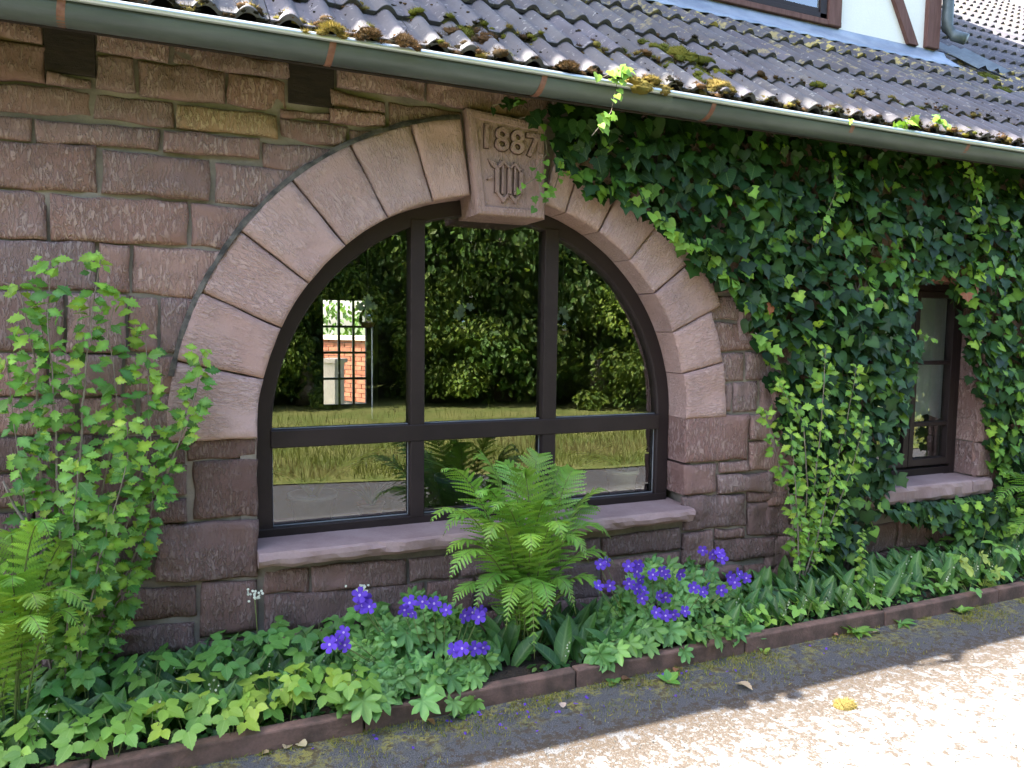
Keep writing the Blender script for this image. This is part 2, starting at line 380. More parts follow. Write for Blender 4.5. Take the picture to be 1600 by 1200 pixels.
# ------------------------------------------------------------------ the house
house = tag(empty('stone_house', (1.4, 0.2, 0)), 'old red sandstone house with arched window, tiled roof and ivy-covered end', 'house')
HP = Vector((1.4, .2, 0))
def hpart(o):                                 # parent to the house keeping world place
    o.parent = house; o.location = Vector(o.location) - HP; return o
XC, ZC, RA = 1.423, 1.124, 1.165              # arch: centre and inner radius
RO = 1.53                                     # outer radius
OL, OR_ = XC-RA, XC+RA
SILL = .615
W2 = (4.08, 5.09, .615, 1.97)                 # small window opening

bx = [(-3.4, OL-.06, .015, .42, -.1, 2.95), (OR_+.06, W2[0]-.02, .015, .42, -.1, 2.95), (OL-.06, OR_+.06, .015, .42, -.1, .53),
      (W2[0]-.02, W2[1]+.02, .015, .42, W2[3]+.02, 2.95), (W2[0]-.02, W2[1]+.02, .015, .42, -.1, .50), (W2[1]+.02, 14.5, .015, .42, -.1, 2.95)]
bx.append((OL-.07, OL-.0015, .004, .2, .55, ZC+.02))
ncol = 40
for i in range(ncol):
    a0, a1 = PI*(1-i/ncol), PI*(1-(i+1)/ncol); r = RA+.06
    x0, x1 = XC+r*math.cos(a0), XC+r*math.cos(a1); z = ZC+r*max(math.sin(a0), math.sin(a1))
    bx.append((x0, x1, .015, .42, z, 2.95))
V, F = boxes(*bx)
wall = link('wall', mesh('wall', V, F), house, MT['mortar'], -HP)

def block(name, mp, w, h, org, yf, yb, mat, parent, color, rough=.012, ang=0.0, cell=.03, seed=0., edge=.011, poff=(0, 0, 0)):
    """dressed stone: mp(u,v)->(x,z) world; front near yf, sides run back to yb"""
    nx = max(3, int(w/cell)); nz = max(3, int(h/cell)); e = .011
    us = [0, min(.2, e/w)]+[min(.2, e/w)+(1-2*min(.2, e/w))*i/nx for i in range(1, nx)]+[1-min(.2, e/w), 1]
    vs = [0, min(.2, e/h)]+[min(.2, e/h)+(1-2*min(.2, e/h))*i/nz for i in range(1, nz)]+[1-min(.2, e/h), 1]
    V, F, nu, nv = [], [], len(us), len(vs); ca, sa = math.cos(ang), math.sin(ang)
    for j, v in enumerate(vs):
        for i, u in enumerate(us):
            x, z = mp(u, v); bd = i in (0, nu-1) or j in (0, nv-1)
            nx_ = noise.noise((x*9+seed, z*9, 1.)); nz_ = noise.noise((x*9, z*9+seed, 7.))
            x += nx_*edge; z += nz_*edge
            y = yf+rough*(noise.fractal((x*7+seed, z*7-seed, seed), 1.0, 2.0, 3))+.5*rough*noise.noise((x*2.5, z*2.5, seed))
            if bd: y = max(y, yf)+.009+.010*max(0, noise.noise((x*16, z*16, seed)))
            V.append((x, y, z))
    for j in range(nv-1):
        for i in range(nu-1):
            a = j*nu+i; F.append((a, a+nu, a+nu+1, a+1))
    nf = len(F)
    ring = [i for i in range(nu)]+[j*nu+nu-1 for j in range(1, nv)]+[(nv-1)*nu+i for i in range(nu-2, -1, -1)]+[j*nu for j in range(nv-2, 0, -1)]
    k = len(V)
    for r in ring: V.append((V[r][0], yb, V[r][2]))
    for i in range(len(ring)):
        j = (i+1) % len(ring); F.append((ring[i], ring[j], k+j, k+i))
    L = [((x-org[0])*ca+(z-org[1])*sa, y, -(x-org[0])*sa+(z-org[1])*ca) for x, y, z in V]
    me = mesh(name, L, F); me.polygons.foreach_set('use_smooth', [True]*nf+[False]*(len(F)-nf))
    o = link(name, me, parent, mat, (org[0]+poff[0], poff[1], org[1]+poff[2]), color)
    o.rotation_euler = (0, -ang, 0)
    return o
WOFF = (0, 0, 0)
def quad_stone(q, yf=None, yb=.02, mat=None, color=None, rough=None, gap=.0015, name='stone', seed=None):
    q = [np.array(p) for p in q]; c = sum(q)/4
    w = (np.linalg.norm(q[1]-q[0])+np.linalg.norm(q[2]-q[3]))/2; h = (np.linalg.norm(q[3]-q[0])+np.linalg.norm(q[2]-q[1]))/2
    if w < .02 or h < .02: return
    sx, sz = 1-2*gap/max(w, .05), 1-2*gap/max(h, .05)
    def mp(u, v):
        u = .5+(u-.5)*sx; v = .5+(v-.5)*sz
        p = (q[0]*(1-u)+q[1]*u)*(1-v)+(q[3]*(1-u)+q[2]*u)*v; return p[0], p[1]
    yf = -random.uniform(.004, .02) if yf is None else yf
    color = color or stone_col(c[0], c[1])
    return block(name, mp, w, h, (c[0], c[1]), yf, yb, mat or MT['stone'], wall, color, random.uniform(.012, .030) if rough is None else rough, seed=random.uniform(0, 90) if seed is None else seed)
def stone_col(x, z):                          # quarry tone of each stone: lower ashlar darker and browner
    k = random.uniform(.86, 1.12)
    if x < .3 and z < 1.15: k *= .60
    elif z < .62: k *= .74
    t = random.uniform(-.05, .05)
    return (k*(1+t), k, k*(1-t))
def px_q(x0, x1, tl, tr, br, bl, x0b=None, x1b=None):
    a = [wp(x0, tl), wp(x1, tr), wp(x1b if x1b is not None else x1, br), wp(x0b if x0b is not None else x0, bl)]
    return [(p[0], p[2]) for p in a]
YEL = (1.35, 1.45, 1.0)
rows = [  # x0,x1, yTL,yTR,yBR,yBL, [x0 bottom, x1 bottom]
 (-90,66,0,25,68,50),(152,266,35,62,100,81),(268,452,64,98,123,101),(527,665,70,95,158,136),(668,753,96,112,172,160),
 (-90,71,53,71,131,120),(73,143,112,124,138,133),(150,212,84,90,145,140),(217,352,94,108,163,148),(357,450,112,125,176,164),
 (-90,141,124,140,182,170),(146,272,143,160,200,184),(276,433,162,179,216,201,None,433,YEL),(438,516,166,178,190,182),
 (516,604,139,162,176,166),(516,604,168,178,199,192),(607,722,157,173,213,199),(438,545,184,196,230,217),(547,724,200,214,250,240),
 (-90,49,172,183,219,212),(53,248,186,201,234,222),(255,405,203,217,249,236),(411,605,220,243,290,262),
 (-90,151,214,227,300,290),(158,329,234,250,313,302),(336,530,253,272,334,316),
 (-90,73,294,298,374,368),(77,295,303,314,384,375),(299,470,317,332,402,385),
 (-90,150,372,377,453,448),(153,202,379,382,457,454),(206,415,383,396,470,460),
 (-90,100,452,455,549,548),(103,197,457,459,551,550),(201,246,461,463,551,550),(250,380,464,472,556,552),
 (-90,74,552,552,619,621),(77,190,553,553,617,618),(193,345,555,560,616,616),
 (-90,118,624,621,676,682),(122,214,620,619,678,679),(217,299,618,618,680,680),
 (-90,147,686,680,732,741),(151,288,682,683,725,731),(292,403,684,683,713,722),
 (-90,136,745,735,786,804),(140,292,731,726,774,784),(302,403,722,716,806,812),
 (-90,52,808,799,862,874),(55,92,798,794,846,852),(96,292,790,778,814,838),
 (-90,110,880,868,922,936),(113,238,850,838,908,920),(243,403,818,812,902,912),
 (-90,108,942,928,990,1008),(112,308,924,916,964,980),(313,403,912,906,984,997),
 (-90,60,1014,998,1056,1076),(64,160,996,986,1032,1044),(164,306,986,972,1014,1030),(240,402,1026,1004,1046,1072),
 (-90,238,1082,1036,1080,1130),(310,402,1002,994,1002,1022),
 # below the big sill
 (411,484,893,887,926,930),(488,636,886,873,914,926),(640,716,873,866,902,910),(720,830,866,853,888,900),(834,938,852,840,872,888),(941,1064,840,824,858,872),
 (413,664,930,912,966,990),(668,740,910,904,956,966),(744,936,902,878,934,956),(940,1064,876,862,914,934),
 (413,520,992,982,1014,1030),(524,700,980,966,1000,1012),(704,860,964,940,976,998),(864,1062,940,918,950,975),
 # right of the arch
 (1040,1120,386,388,416,416),(1060,1154,420,424,458,458),(1088,1174,462,462,500,502),(1105,1204,504,504,548,549),
 (1130,1164,552,551,595,597),(1167,1212,551,550,592,594),(1134,1145,599,598,642,644),(1147,1185,598,596,643,645),(1189,1262,594,590,640,644),
 (1171,1216,648,647,685,688),(1219,1290,646,640,678,684),(1171,1248,690,686,732,736),(1251,1330,684,678,722,730),
 (1125,1169,722,720,738,739),(1121,1206,741,738,768,772),(1209,1300,735,728,758,766),
 (1067,1164,776,772,822,830),(1168,1244,770,765,782,785),(1168,1234,787,784,834,838),(1238,1330,780,772,826,832),
 (1066,1113,833,828,880,886),(1117,1164,828,825,840,843),(1117,1222,845,838,868,880),(1226,1330,836,830,862,870),
 (1066,1160,890,882,908,918),(1164,1330,884,868,894,906),
]
for r in rows:
    ex = list(r[6:])+[None]*(3-len(r[6:]))
    q = px_q(*r[:6], ex[0], ex[1])
    base = ex[2]
    if base: base = tuple(v*.95 for v in base)
    under = min(math.hypot(x-XC, max(z-ZC, 0)) for x, z in q) < RO-.02 and max(z for x, z in q) > ZC
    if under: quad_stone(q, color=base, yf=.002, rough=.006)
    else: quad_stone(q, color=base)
# jamb quoins with their reveal
def quoin(side, z0, z1, wdt, col=None):
    x0, x1 = (OR_, OR_+wdt) if side > 0 else (OL-wdt, OL)
    quad_stone([(x0, z1), (x1, z1), (x1, z0), (x0, z0)], yf=-.012, yb=.20, mat=MT['stone'], color=col, rough=.010, gap=.004)
pz = lambda px, py: wp(px, py)[2]
quoin(1, pz(1068, 725), pz(1068, 650), wp(1169, 690)[0]-OR_, (1.02, .96, .96))
quoin(1, pz(1068, 775), pz(1068, 728), wp(1119, 750)[0]-OR_, (.95, .92, .92))
# voussoirs
def pol(px, py):
    p = wp(px, py); return math.atan2(p[2]-ZC, p[0]-XC)
left_j = [(402, 681), (410, 592), (436, 512), (480, 441), (538, 382), (606, 342), (676, 318), (734, 310)]
right_j = [(882, 333), (934, 361), (982, 406), (1022, 457), (1049, 519), (1066, 584), (1068, 650)]
def voussoir(a0, a1, ro=RO, col=None, r0=RA):
    w = abs(a1-a0)*(RA+ro)/2; h = ro-r0; am = (a0+a1)/2; rm = (r0+ro)/2
    g = .003/RA
    def mp(u, v):
        a = a0-g+(a1-a0+2*g)*u; r = ro+(r0-ro)*v; return XC+r*math.cos(a), ZC+r*math.sin(a)
    k = random.uniform(.92, 1.1); t = random.uniform(-.03, .03)
    block('arch_stone', mp, w, h, (XC+rm*math.cos(am), ZC+rm*math.sin(am)), -.022+random.uniform(-.005, .005), .20, MT['arch'], wall,
          col or (k*(1+t), k, k*(1-t)), .009, am-PI/2, .03, random.uniform(0, 80), .004)
al = [pol(*p) for p in left_j]; al[0] = PI
for a, b in zip(al[:-1], al[1:]): voussoir(a, b)
ar = [pol(*p) for p in right_j]; ar[-1] = 0.0
ar.insert(0, pol(848, 322))
for a, b in zip(ar[:-1], ar[1:]): voussoir(a, b, RO if b > .3 else OR_ and 1.45)
# dark joint line stones behind arch top are hidden by the keystone; generic courses under the ivy and beyond the frame
def arch_joint(a0, a1):
    V, F = [], []; n = 70
    for i in range(n+1):
        a = a0+(a1-a0)*i/n; w = .016+.008*noise.fractal((a*14, 0, 0), 1, 2, 3); y = -.023+.008*noise.fractal((a*24, 3., 0), 1, 2, 3)
        for r, yy in ((RO-.006, y), (RO+w, y+.004), (RO+w, .02)): V.append((XC+r*math.cos(a), yy, ZC+r*math.sin(a)))
        if i:
            k = 3*i; F += [(k-3, k, k+1, k-2), (k-2, k+1, k+2, k-1)]
    link('arch_joint', mesh('arch_joint', V, F, True), wall, MT['joint'])
MT['joint'] = rough_mat('dark_mortar', (0.04, 0.036, 0.033), (0.15, 0.13, 0.11), 20, 0.95, 0.8, 0.01)
arch_joint(PI*.94, PI*.545); arch_joint(PI*.33, PI*.16)
def overlap(x0, x1, z0, z1, r): return x0 < r[1] and x1 > r[0] and z0 < r[3] and z1 > r[2]
def courses(xa, xb, za, zb, holes=(), arch=False):
    z = za
    while z < zb-.05:
        h = min(random.choice((.16, .2, .24, .28)), zb-z); x = xa-random.uniform(0, .2)
        while x < xb:
            w = random.uniform(.3, .6); x0, x1 = max(x, xa), min(x+w, xb); x += w
            if x1-x0 < .06: continue
            for r in holes:
                if overlap(x0, x1, z, z+h, r):
                    if x0 < r[0]: x1 = r[0]
                    elif x1 > r[1]: x0 = r[1]
                    else: x0 = x1
            if x1-x0 < .06: continue
            if arch:
                d = math.hypot(max(x0-XC, 0), max(z-ZC, 0))
                if d < RO+.02:
                    x0 = XC+math.sqrt(max((RO+.03)**2-max(z-ZC, 0)**2, 0))
                    if x1-x0 < .06: continue
            quad_stone([(x0, z+h), (x1, z+h), (x1, z), (x0, z)])
        z += h
wh = (W2[0]-.0, W2[1]+.0, .49, W2[3]+.14)
courses(3.22, 6.6, .0, 1.55, (wh,))
courses(1.70, 6.6, 1.96, 2.94, (wh,), True)
courses(2.95, 6.6, 1.55, 1.96, (wh,))
courses(-2.6, -1.02, 0, 2.9)
courses(1.12, 1.70, 2.69, 2.94)
courses(-1.0, 1.1, 2.80, 2.94)
# small window surround
for z0, z1 in ((.62, .86), (.86, 1.02), (1.02, 1.3), (1.3, 1.52), (1.52, 1.74), (1.74, 1.965)):
    for x0, x1 in ((W2[1], W2[1]+random.uniform(.12, .2)), (W2[0]-.18, W2[0])):
        quad_stone([(x0, z1), (x1, z1), (x1, z0), (x0, z0)], yf=-.03, yb=.21, rough=.01, gap=.004)
quad_stone([(W2[0]-.15, W2[3]+.15), (W2[1]+.15, W2[3]+.15), (W2[1]+.15, W2[3]), (W2[0]-.15, W2[3])], yf=-.04, yb=.21, color=(1.25, 1.0, .85), rough=.008, name='lintel')

# sills
def sill(name, x0, x1, yf, yb, zt, th, parent, mat):
    nx = int((x1-x0)/.03); V, F = [], []
    prof = [(yb, zt+.012), (yf+.012, zt), (yf, zt-.010), (yf-.003, zt-.03), (yf+.004, zt-th*.75), (yf+.02, zt-th), (yb, zt-th)]
    for i in range(nx+1):
        x = x0+(x1-x0)*i/nx
        for k, (y, z) in enumerate(prof):
            a = .013 if k in (2, 3, 4, 5) else .0015
            V.append((x, y+a*noise.fractal((x*9, y*30, z*30), 1, 2, 3), z+a*.6*noise.noise((x*11, z*20, 4.))))
    n = len(prof)
    for i in range(nx):
        for k in range(n-1): a = i*n+k; F.append((a, a+1, a+n+1, a+n))
    F.append(tuple(range(n-1, -1, -1))); F.append(tuple(range(nx*n, nx*n+n)))
    return link(name, mesh(name, V, F), parent, mat)
hpart(sill('window_sill', OL-.004, OR_+.03, -.085, .26, SILL, .072, None, MT['sill']))
hpart(sill('window_sill', W2[0]-.06, W2[1]-.12, -.075, .27, .612, .115, None, MT['sill']))
hpart(sill('window_sill', W2[1]-.11, W2[1]+.10, -.075, .27, .608, .105, None, MT['sill']))

# keystone with date and letter
ks = empty('keystone', (1.44, -.05, 2.42), house); ks.location = Vector((1.44, -.05, 2.42))-HP
kq = [(-.205, .255), (.195, .228), (.205, -.232), (-.150, -.232)]
def inset(q, d):
    c = np.mean(q, 0); return [tuple(np.array(p)-np.sign(np.array(p)-c)*d) for p in q]
def slab(name, rings, parent, mat, color=None):   # rings: list of (quad, y)
    V, F = [], []
    for q, y in rings: V += [(x, y, z) for x, z in q]
    for r in range(len(rings)-1):
        for k in range(4):
            a = r*4+k; b = r*4+(k+1) % 4; F.append((a, b, b+4, a+4))
    k = len(V)-4; F.append((k, k+1, k+2, k+3)); return link(name, mesh(name, V, F), parent, mat, None, color)
big = [(-.212, .262), (.200, .235), (.212, -.238), (-.157, -.238)]
kb = slab('keystone_block', [(big, .26), (big, .0), (kq, -.01), (inset(kq, .012), -.014), (inset(kq, .034), -.014), (inset(kq, .04), -.004)], ks, MT['arch'], (.80, .78, .76))
kb.data.materials.clear(); kb.data.materials.append(MT['arch'])
def text_mesh(name, body, size, depth, x, z, edge_shade=True):
    if edge_shade: text_mesh('shade_outline', body, size, .0035, x, z, False)  # wider dark copy behind the digit: contact shade painted as an outline
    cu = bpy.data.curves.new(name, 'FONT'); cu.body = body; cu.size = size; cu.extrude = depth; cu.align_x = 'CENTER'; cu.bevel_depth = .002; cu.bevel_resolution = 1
    if not edge_shade: cu.offset = .0075; cu.bevel_depth = 0
    t = bpy.data.objects.new(name, cu); COL.objects.link(t)
    me = bpy.data.meshes.new_from_object(t.evaluated_get(bpy.context.evaluated_depsgraph_get()))
    bpy.data.objects.remove(t)
    o = link(name, me, ks, MT['arch'], (x, -.0075 if edge_shade else -.003, z), (.80, .78, .76) if edge_shade else (.24, .22, .20)); o.rotation_euler = (PI/2, 0, 0)
    return o
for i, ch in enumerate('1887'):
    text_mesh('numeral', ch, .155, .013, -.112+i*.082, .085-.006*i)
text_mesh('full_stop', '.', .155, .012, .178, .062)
def prism(name, polys, y0, y1, parent, mat, color):
    V, F = [], []
    for p in polys:
        k = len(V); n = len(p)
        V += [(x, y0, z) for x, z in p]+[(x, y1, z) for x, z in p]
        F.append(tuple(range(k, k+n))); F.append(tuple(range(k+2*n-1, k+n-1, -1)))
        for i in range(n): F.append((k+i, k+n+i, k+n+(i+1) % n, k+(i+1) % n))
    return link(name, mesh(name, V, F), parent, mat, None, color)
s = .016
def stroke(x, zt, zb, w=s): return [(x-w/2, zt-.012), (x, zt+.004), (x+w/2, zt-.012), (x+w/2, zb), (x-w/2, zb)]
LW = [stroke(-.055, .0, -.125), [(-.063, -.12), (-.047, -.125), (-.022, -.150), (-.022, -.172)], [(-.022, -.150), (.004, -.125), (.004, -.143), (-.022, -.172)],
      stroke(.010, .0, -.135), [(.002, -.125), (.018, -.13), (.040, -.150), (.040, -.172)], [(.040, -.150), (.070, -.125), (.078, -.12), (.040, -.172)],
      stroke(.072, -.012, -.122), [(-.055, .0), (-.047, -.014), (-.020, .016), (-.026, .030)], [(-.026, .030), (-.020, .016), (.008, -.006), (.010, .002)],
      [(.010, .002), (.012, -.012), (.036, .012), (.040, .026)], [(.040, .026), (.036, .012), (.070, -.022), (.078, -.014)],
      stroke(-.026, .010, -.130, .007), stroke(.040, .008, -.130, .007), [(-.100, .028), (-.068, .018), (-.055, .0), (-.062, -.012), (-.080, -.002)],
      [(-.104, -.062), (-.085, -.050), (-.080, -.058), (-.098, -.068)]]
prism('letter', LW, -.020, -.002, ks, MT['arch'], (.80, .78, .76))
def grow(p, d):
    c = np.mean(p, 0); return [tuple(np.array(q)+d*np.sign(np.array(q)-c)) for q in p]
prism('shade_outline', [grow(p, .005) for p in LW], -.0065, -.0022, ks, MT['arch'], (.26, .24, .22))  # contact shade round the letter, painted as a dark outline

# beam ends and fascia
for q in ((-.512, -.335, 2.622, 2.80), (.412, .612, 2.618, 2.80), (2.16, 2.36, 2.58, 2.76), (-1.44, -1.26, 2.62, 2.8)):
    hpart(box('beam_end', (q[0], q[1], -.002, .3, q[2], q[3]), MT['timber'], None, .004))
hpart(box('fascia_board', (-3.4, 14.5, -.285, -.262, 2.70, 2.80), MT['timber'], None, 0))

# gutter
PITCH_R = math.radians(37.5); ES = np.array([0, math.cos(PITCH_R), math.sin(PITCH_R)]); EN = np.array([0, -math.sin(PITCH_R), math.cos(PITCH_R)])
EAVE = np.array([0, -.35, 2.805])
def gutter():
    g = empty('gutter', (0, 0, 0)); hpart(g)
    gy, gz, r = -.362, 2.752, .068; V, F = [], []
    prof = [(gy-r*math.cos(a), gz-r*math.sin(a)) for a in np.linspace(.05, PI, 16)]+[(gy+r, gz+.02)]
    xs = [-3.4+i*.3 for i in range(61)]
    for x in xs:
        dz = .003*math.sin(x*1.3)
        for y, z in prof: V.append((x, y, z+dz))
    n = len(prof)
    for i in range(len(xs)-1):
        for k in range(n-1): a = i*n+k; F.append((a, a+n, a+n+1, a+1))
    o = link('gutter_trough', mesh('gutter_trough', V, F, True), g, MT['zinc'])
    sm = o.modifiers.new('thick', 'SOLIDIFY'); sm.thickness = .0025
    MT['rim'] = rough_mat('glint_zinc_bead', (0.46, 0.50, 0.52), (0.58, 0.62, 0.64), 6, 0.34, 0.05, 0.002, 0.55, 0.5, (0.6, 4.0, 4.0))  # paler than the trough: sun and sky glint put into the bead colour
    V, F = tube_vf([(x, gy-r-.009, gz+.008+.003*math.sin(x*1.3)) for x in xs], .0135, 12); link('gutter_rim', mesh('gutter_rim', V, F, True), g, MT['rim'])
    x = -.385-.93
    while x < 14:
        V, F = [], []; ang = np.linspace(-.35, PI*.95, 16)
        for a in ang:
            for dx, rr in ((-.013, r+.004), (.013, r+.004)): V.append((x+dx-.012*math.sin(a), gy-rr*math.cos(a), gz-rr*math.sin(a)))
        for i in range(len(ang)-1): F.append((2*i, 2*i+1, 2*i+3, 2*i+2))
        b = link('gutter_bracket', mesh('gutter_bracket', V, F), g, MT['rust']); sm = b.modifiers.new('thick', 'SOLIDIFY'); sm.thickness = .004; sm.offset = 1
        x += .925
    for x in (2.12, 5.4):
        V, F = [], []; ang = np.linspace(0, PI, 14)
        for a in ang:
            for dx in (-.02, .02): V.append((x+dx, gy-(r+.003)*math.cos(a), gz-(r+.003)*math.sin(a)))
        for i in range(len(ang)-1): F.append((2*i, 2*i+1, 2*i+3, 2*i+2))
        link('gutter_joint', mesh('gutter_joint', V, F, True), g, MT['zinc'])
gutter()

# roof
GAUGE = .50; SROWS = [-.035]+[.33+i*GAUGE for i in range(17)]; WALL_Y = 1.1; CORNER_X = 5.88
roof = link('roof', None); bpy.data.objects.remove(roof)
def roof_pt(x, s, n=0.0): return np.array([x, 0, 0])+EAVE+ES*s+EN*n
V = []
for x in (-3.4, 14.5):
    for s_, n_ in ((-.06, -.03), (7.6, -.03), (7.6, -.10), (-.06, -.10)): V.append(roof_pt(x, s_, n_))
roof = link('roof', mesh('roof', V, [(0, 1, 5, 4), (1, 2, 6, 5), (2, 3, 7, 6), (3, 0, 4, 7), (0, 3, 2, 1), (4, 5, 6, 7)]), house, MT['timber'], -HP)
def tile_profile(x):                          # two rolls per tile, 0.15 apart
    t = (x+.3) % .15; d = abs(t-.075)/.046
    return .034*(math.cos(min(d, 1)*PI/2)**.85 if d < 1 else 0)
def tile_vf(lo=.07):
    L = GAUGE+lo; xs = [i*.0075-.15 for i in range(41)]; V, F = [], []
    th = .022; tilt = .034
    st = [(0, 0), (.006, 0), (L*.5, 0), (L, 0)]
    for i, (s_, _) in enumerate(st):
        up = tilt*(1-s_/L)
        for x in xs:
            z = tile_profile(x)+up-(.003 if i == 0 else 0); V.append((x, s_, z))
    n = len(xs)
    for i in range(len(st)-1):
        for k in range(n-1): a = i*n+k; F.append((a, a+1, a+n+1, a+n))
    k0 = len(V)
    for x in xs: V.append((x, .004, max(tile_profile(x)-.004, 0)+tilt-th))
    for k in range(n-1): F.append((k0+k, k0+k+1, k+1, k))
    for x in xs: V.append((x, L*.6, max(tile_profile(x)-.004, 0)+tilt*.4-th))
    for k in range(n-1): F.append((k0+n+k, k0+n+k+1, k0+k+1, k0+k))
    return np.array(V), F
TV, TF = tile_vf(); tile_me = mesh('roof_tile', TV, TF, False); tile_me.materials.append(MT['tile'])
nfront = 40*3
tile_me.polygons.foreach_set('use_smooth', [i < nfront for i in range(len(tile_me.polygons))])
RM = np.stack([np.array([1, 0, 0]), ES, EN], 1)
tiles = []
for ri, s0 in enumerate(SROWS):
    xa, xb = (-1.2, 11.5) if s0 < 1.75 else (CORNER_X+.05, 14)
    nx = int((xb-xa)/.30)
    for i in range(nx):
        x = xa+.15+i*.30+ (0.0 if s0 < 1.75 else .0)
        x = round((x+1.2-.15)/.30)*.30-1.2+.15
        if s0 >= 1.75 and x < CORNER_X+.1: continue
        T = roof_pt(x+random.uniform(-.003, .003), s0+random.uniform(-.006, .006), .0)
        tiles.append((np.linalg.norm(T-CAM), ri, T))
tiles.sort(key=lambda t: t[0])
TF3 = np.array([t for f in TF for t in ((f[0], f[1], f[2]), (f[0], f[2], f[3]))])
far = Cloud()
for k, (d, ri, T) in enumerate(tiles):
    g = random.uniform(.85, 1.15); lich = {2: .35, 3: 1.0, 4: 1.0}.get(ri, .05)*random.uniform(.3, 1)
    if T[0] < 2.2 : lich *= .4
    if k < 300:
        o = bpy.data.objects.new('roof_tile', tile_me); COL.objects.link(o); o.parent = roof
        M = RM @ np.array(Matrix.Rotation(random.uniform(-.006, .006), 3, 'Z')); o.matrix_basis = to_m4(M, T)
        o.color = (g, g*random.uniform(.97, 1.02), g*random.uniform(.97, 1.05), lich)
    else: far.add(TV, TF3, RM, T, (1, 1, 1))
o = far.build('far_tiles', MT['tile'], roof, False); o.color = (1.0, .95, .93, .2); tag(o, kind='stuff')

# upper storey: half-timbered wall, flashing, window, downpipe, roof overhead
ZB = EAVE[2]+(WALL_Y-EAVE[1])*math.tan(PITCH_R)
hpart(box('upper_wall', (-3.4, CORNER_X-.02, WALL_Y+.012, WALL_Y+.2, ZB-.3, 7.35), MT['plaster'], None, 0))
hpart(box('side_wall', (CORNER_X-.22, CORNER_X-.022, WALL_Y+.2, 7.0, ZB-.3, 7.35), MT['plaster'], None, 0))
V = []; zt = 3.99; sb = 1.62
fl = [tuple(roof_pt(0, sb, .045))[1:], tuple(roof_pt(0, sb+.10, .05))[1:], (WALL_Y-.02, ZB+.055), (WALL_Y+.0, ZB+.09), (WALL_Y+.004, zt+.03)]
xs = [-3.4+i*.075 for i in range(int((CORNER_X+.12+3.4)/.075)+1)]; F = []
for i, x in enumerate(xs):
    for k, (y, z) in enumerate(fl):
        wv = (.012*tile_profile(x-.0)/.034 if k == 0 else 0)+.004*noise.noise((x*3, k*2., 0))
        V.append((x, y, z+wv))
n = len(fl)
for i in range(len(xs)-1):
    for k in range(n-1): a = i*n+k; F.append((a, a+n, a+n+1, a+1))
fo = link('flashing', mesh('flashing', V, F, True), None, MT['lead']); hpart(fo); sm = fo.modifiers.new('thick', 'SOLIDIFY'); sm.thickness = .004
ux = lambda px, py=0: wp(px, py, WALL_Y)[0]
hpart(box('timber_sill', (-3.4, ux(1312, 40), WALL_Y-.02, WALL_Y+.05, zt+.034, zt+.075), MT['red_timber'], None, .004))
for p0, p1 in ((1291, 1311), (1446, 1466)):
    hpart(box('timber_post', (ux(p0, 40), ux(p1, 40), WALL_Y-.025, WALL_Y+.1, zt+.036, 7.3), MT['red_timber'], None, .006))
# diagonal brace
b0, b1 = wp(1424, 82, WALL_Y), wp(1385, -40, WALL_Y)
dv = (b1-b0); dv[1] = 0; top = b0+dv*2.3
V = []
for yy in (WALL_Y-.022, WALL_Y+.1):
    for c, sg in ((b0, -1), (b0, 1), (top, 1), (top, -1)): V.append((c[0]+sg*.055, yy, max(c[2], zt+.032)))
hpart(link('timber_brace', mesh('timber_brace', V, [(0, 1, 2, 3), (7, 6, 5, 4), (0, 4, 5, 1), (1, 5, 6, 2), (2, 6, 7, 3), (3, 7, 4, 0)]), None, MT['red_timber']))
# upper window
uw = empty('upper_window', (0, 0, 0)); hpart(uw)
wx0, wx1, wz0, wz1 = ux(1148, 10), ux(1290, 30), zt+.076, 5.3
for b in ((wx0, wx0+.07, wz0, wz1), (wx1-.07, wx1, wz0, wz1), (wx0, wx1, wz1-.07, wz1), (wx0, wx1, wz0, wz0+.04)):
    box('window_frame', (b[0], b[1], WALL_Y-.012, WALL_Y+.06, b[2], b[3]), MT['frame'], uw, .004)
box('window_frame', (wx0+.07, wx1-.07, WALL_Y-.004, WALL_Y+.05, wz0+.04, wz0+.075), MT['frame'], uw, .004)
box('pane', (wx0+.08, wx1-.08, WALL_Y+.006, WALL_Y+.010, wz0+.075, wz1-.07), MT['glass'], uw, 0)
wx2 = ux(1000, 0)
box('window_frame', (wx2, wx0-.10, WALL_Y-.012, WALL_Y+.05, wz0, wz0+.16), MT['frame'], uw, .004)
box('window_frame', (wx0-.16, wx0-.10, WALL_Y-.014, WALL_Y+.05, wz0+.16, wz1), MT['frame'], uw, .004)
box('pane', (wx2, wx0-.16, WALL_Y+.006, WALL_Y+.010, wz0+.16, wz1), MT['glass'], uw, 0)
dx = CORNER_X+.055; dy = WALL_Y-.04
dp = empty('downpipe', (0, 0, 0)); hpart(dp)
tube('pipe', [(dx, dy, 7.2), (dx, dy, 4.28), (dx, dy-.005, 4.20), (dx+.03, dy-.05, 4.13), (dx+.07, dy-.13, 4.08)], .045, MT['zinc'], dp, 14)
tube('pipe_clip', [(dx, dy, 4.45), (dx, dy, 4.48)], .05, MT['rust'], dp, 14)
for k in range(3):                            # pale drip trays laid on the tiles under the outlet
    T = roof_pt(dx+.22+k*.16, 1.60-.0*k, .075); V = []
    tr = link('drip_tray', mesh('drip_tray', [(-.06, 0, 0), (0, 0, .035), (.06, 0, 0), (-.06, .55, 0), (0, .55, .035), (.06, .55, 0)], [(0, 1, 4, 3), (1, 2, 5, 4)], True), None, MT['zinc'])
    tr.matrix_basis = to_m4(RM, T); hpart(tr)
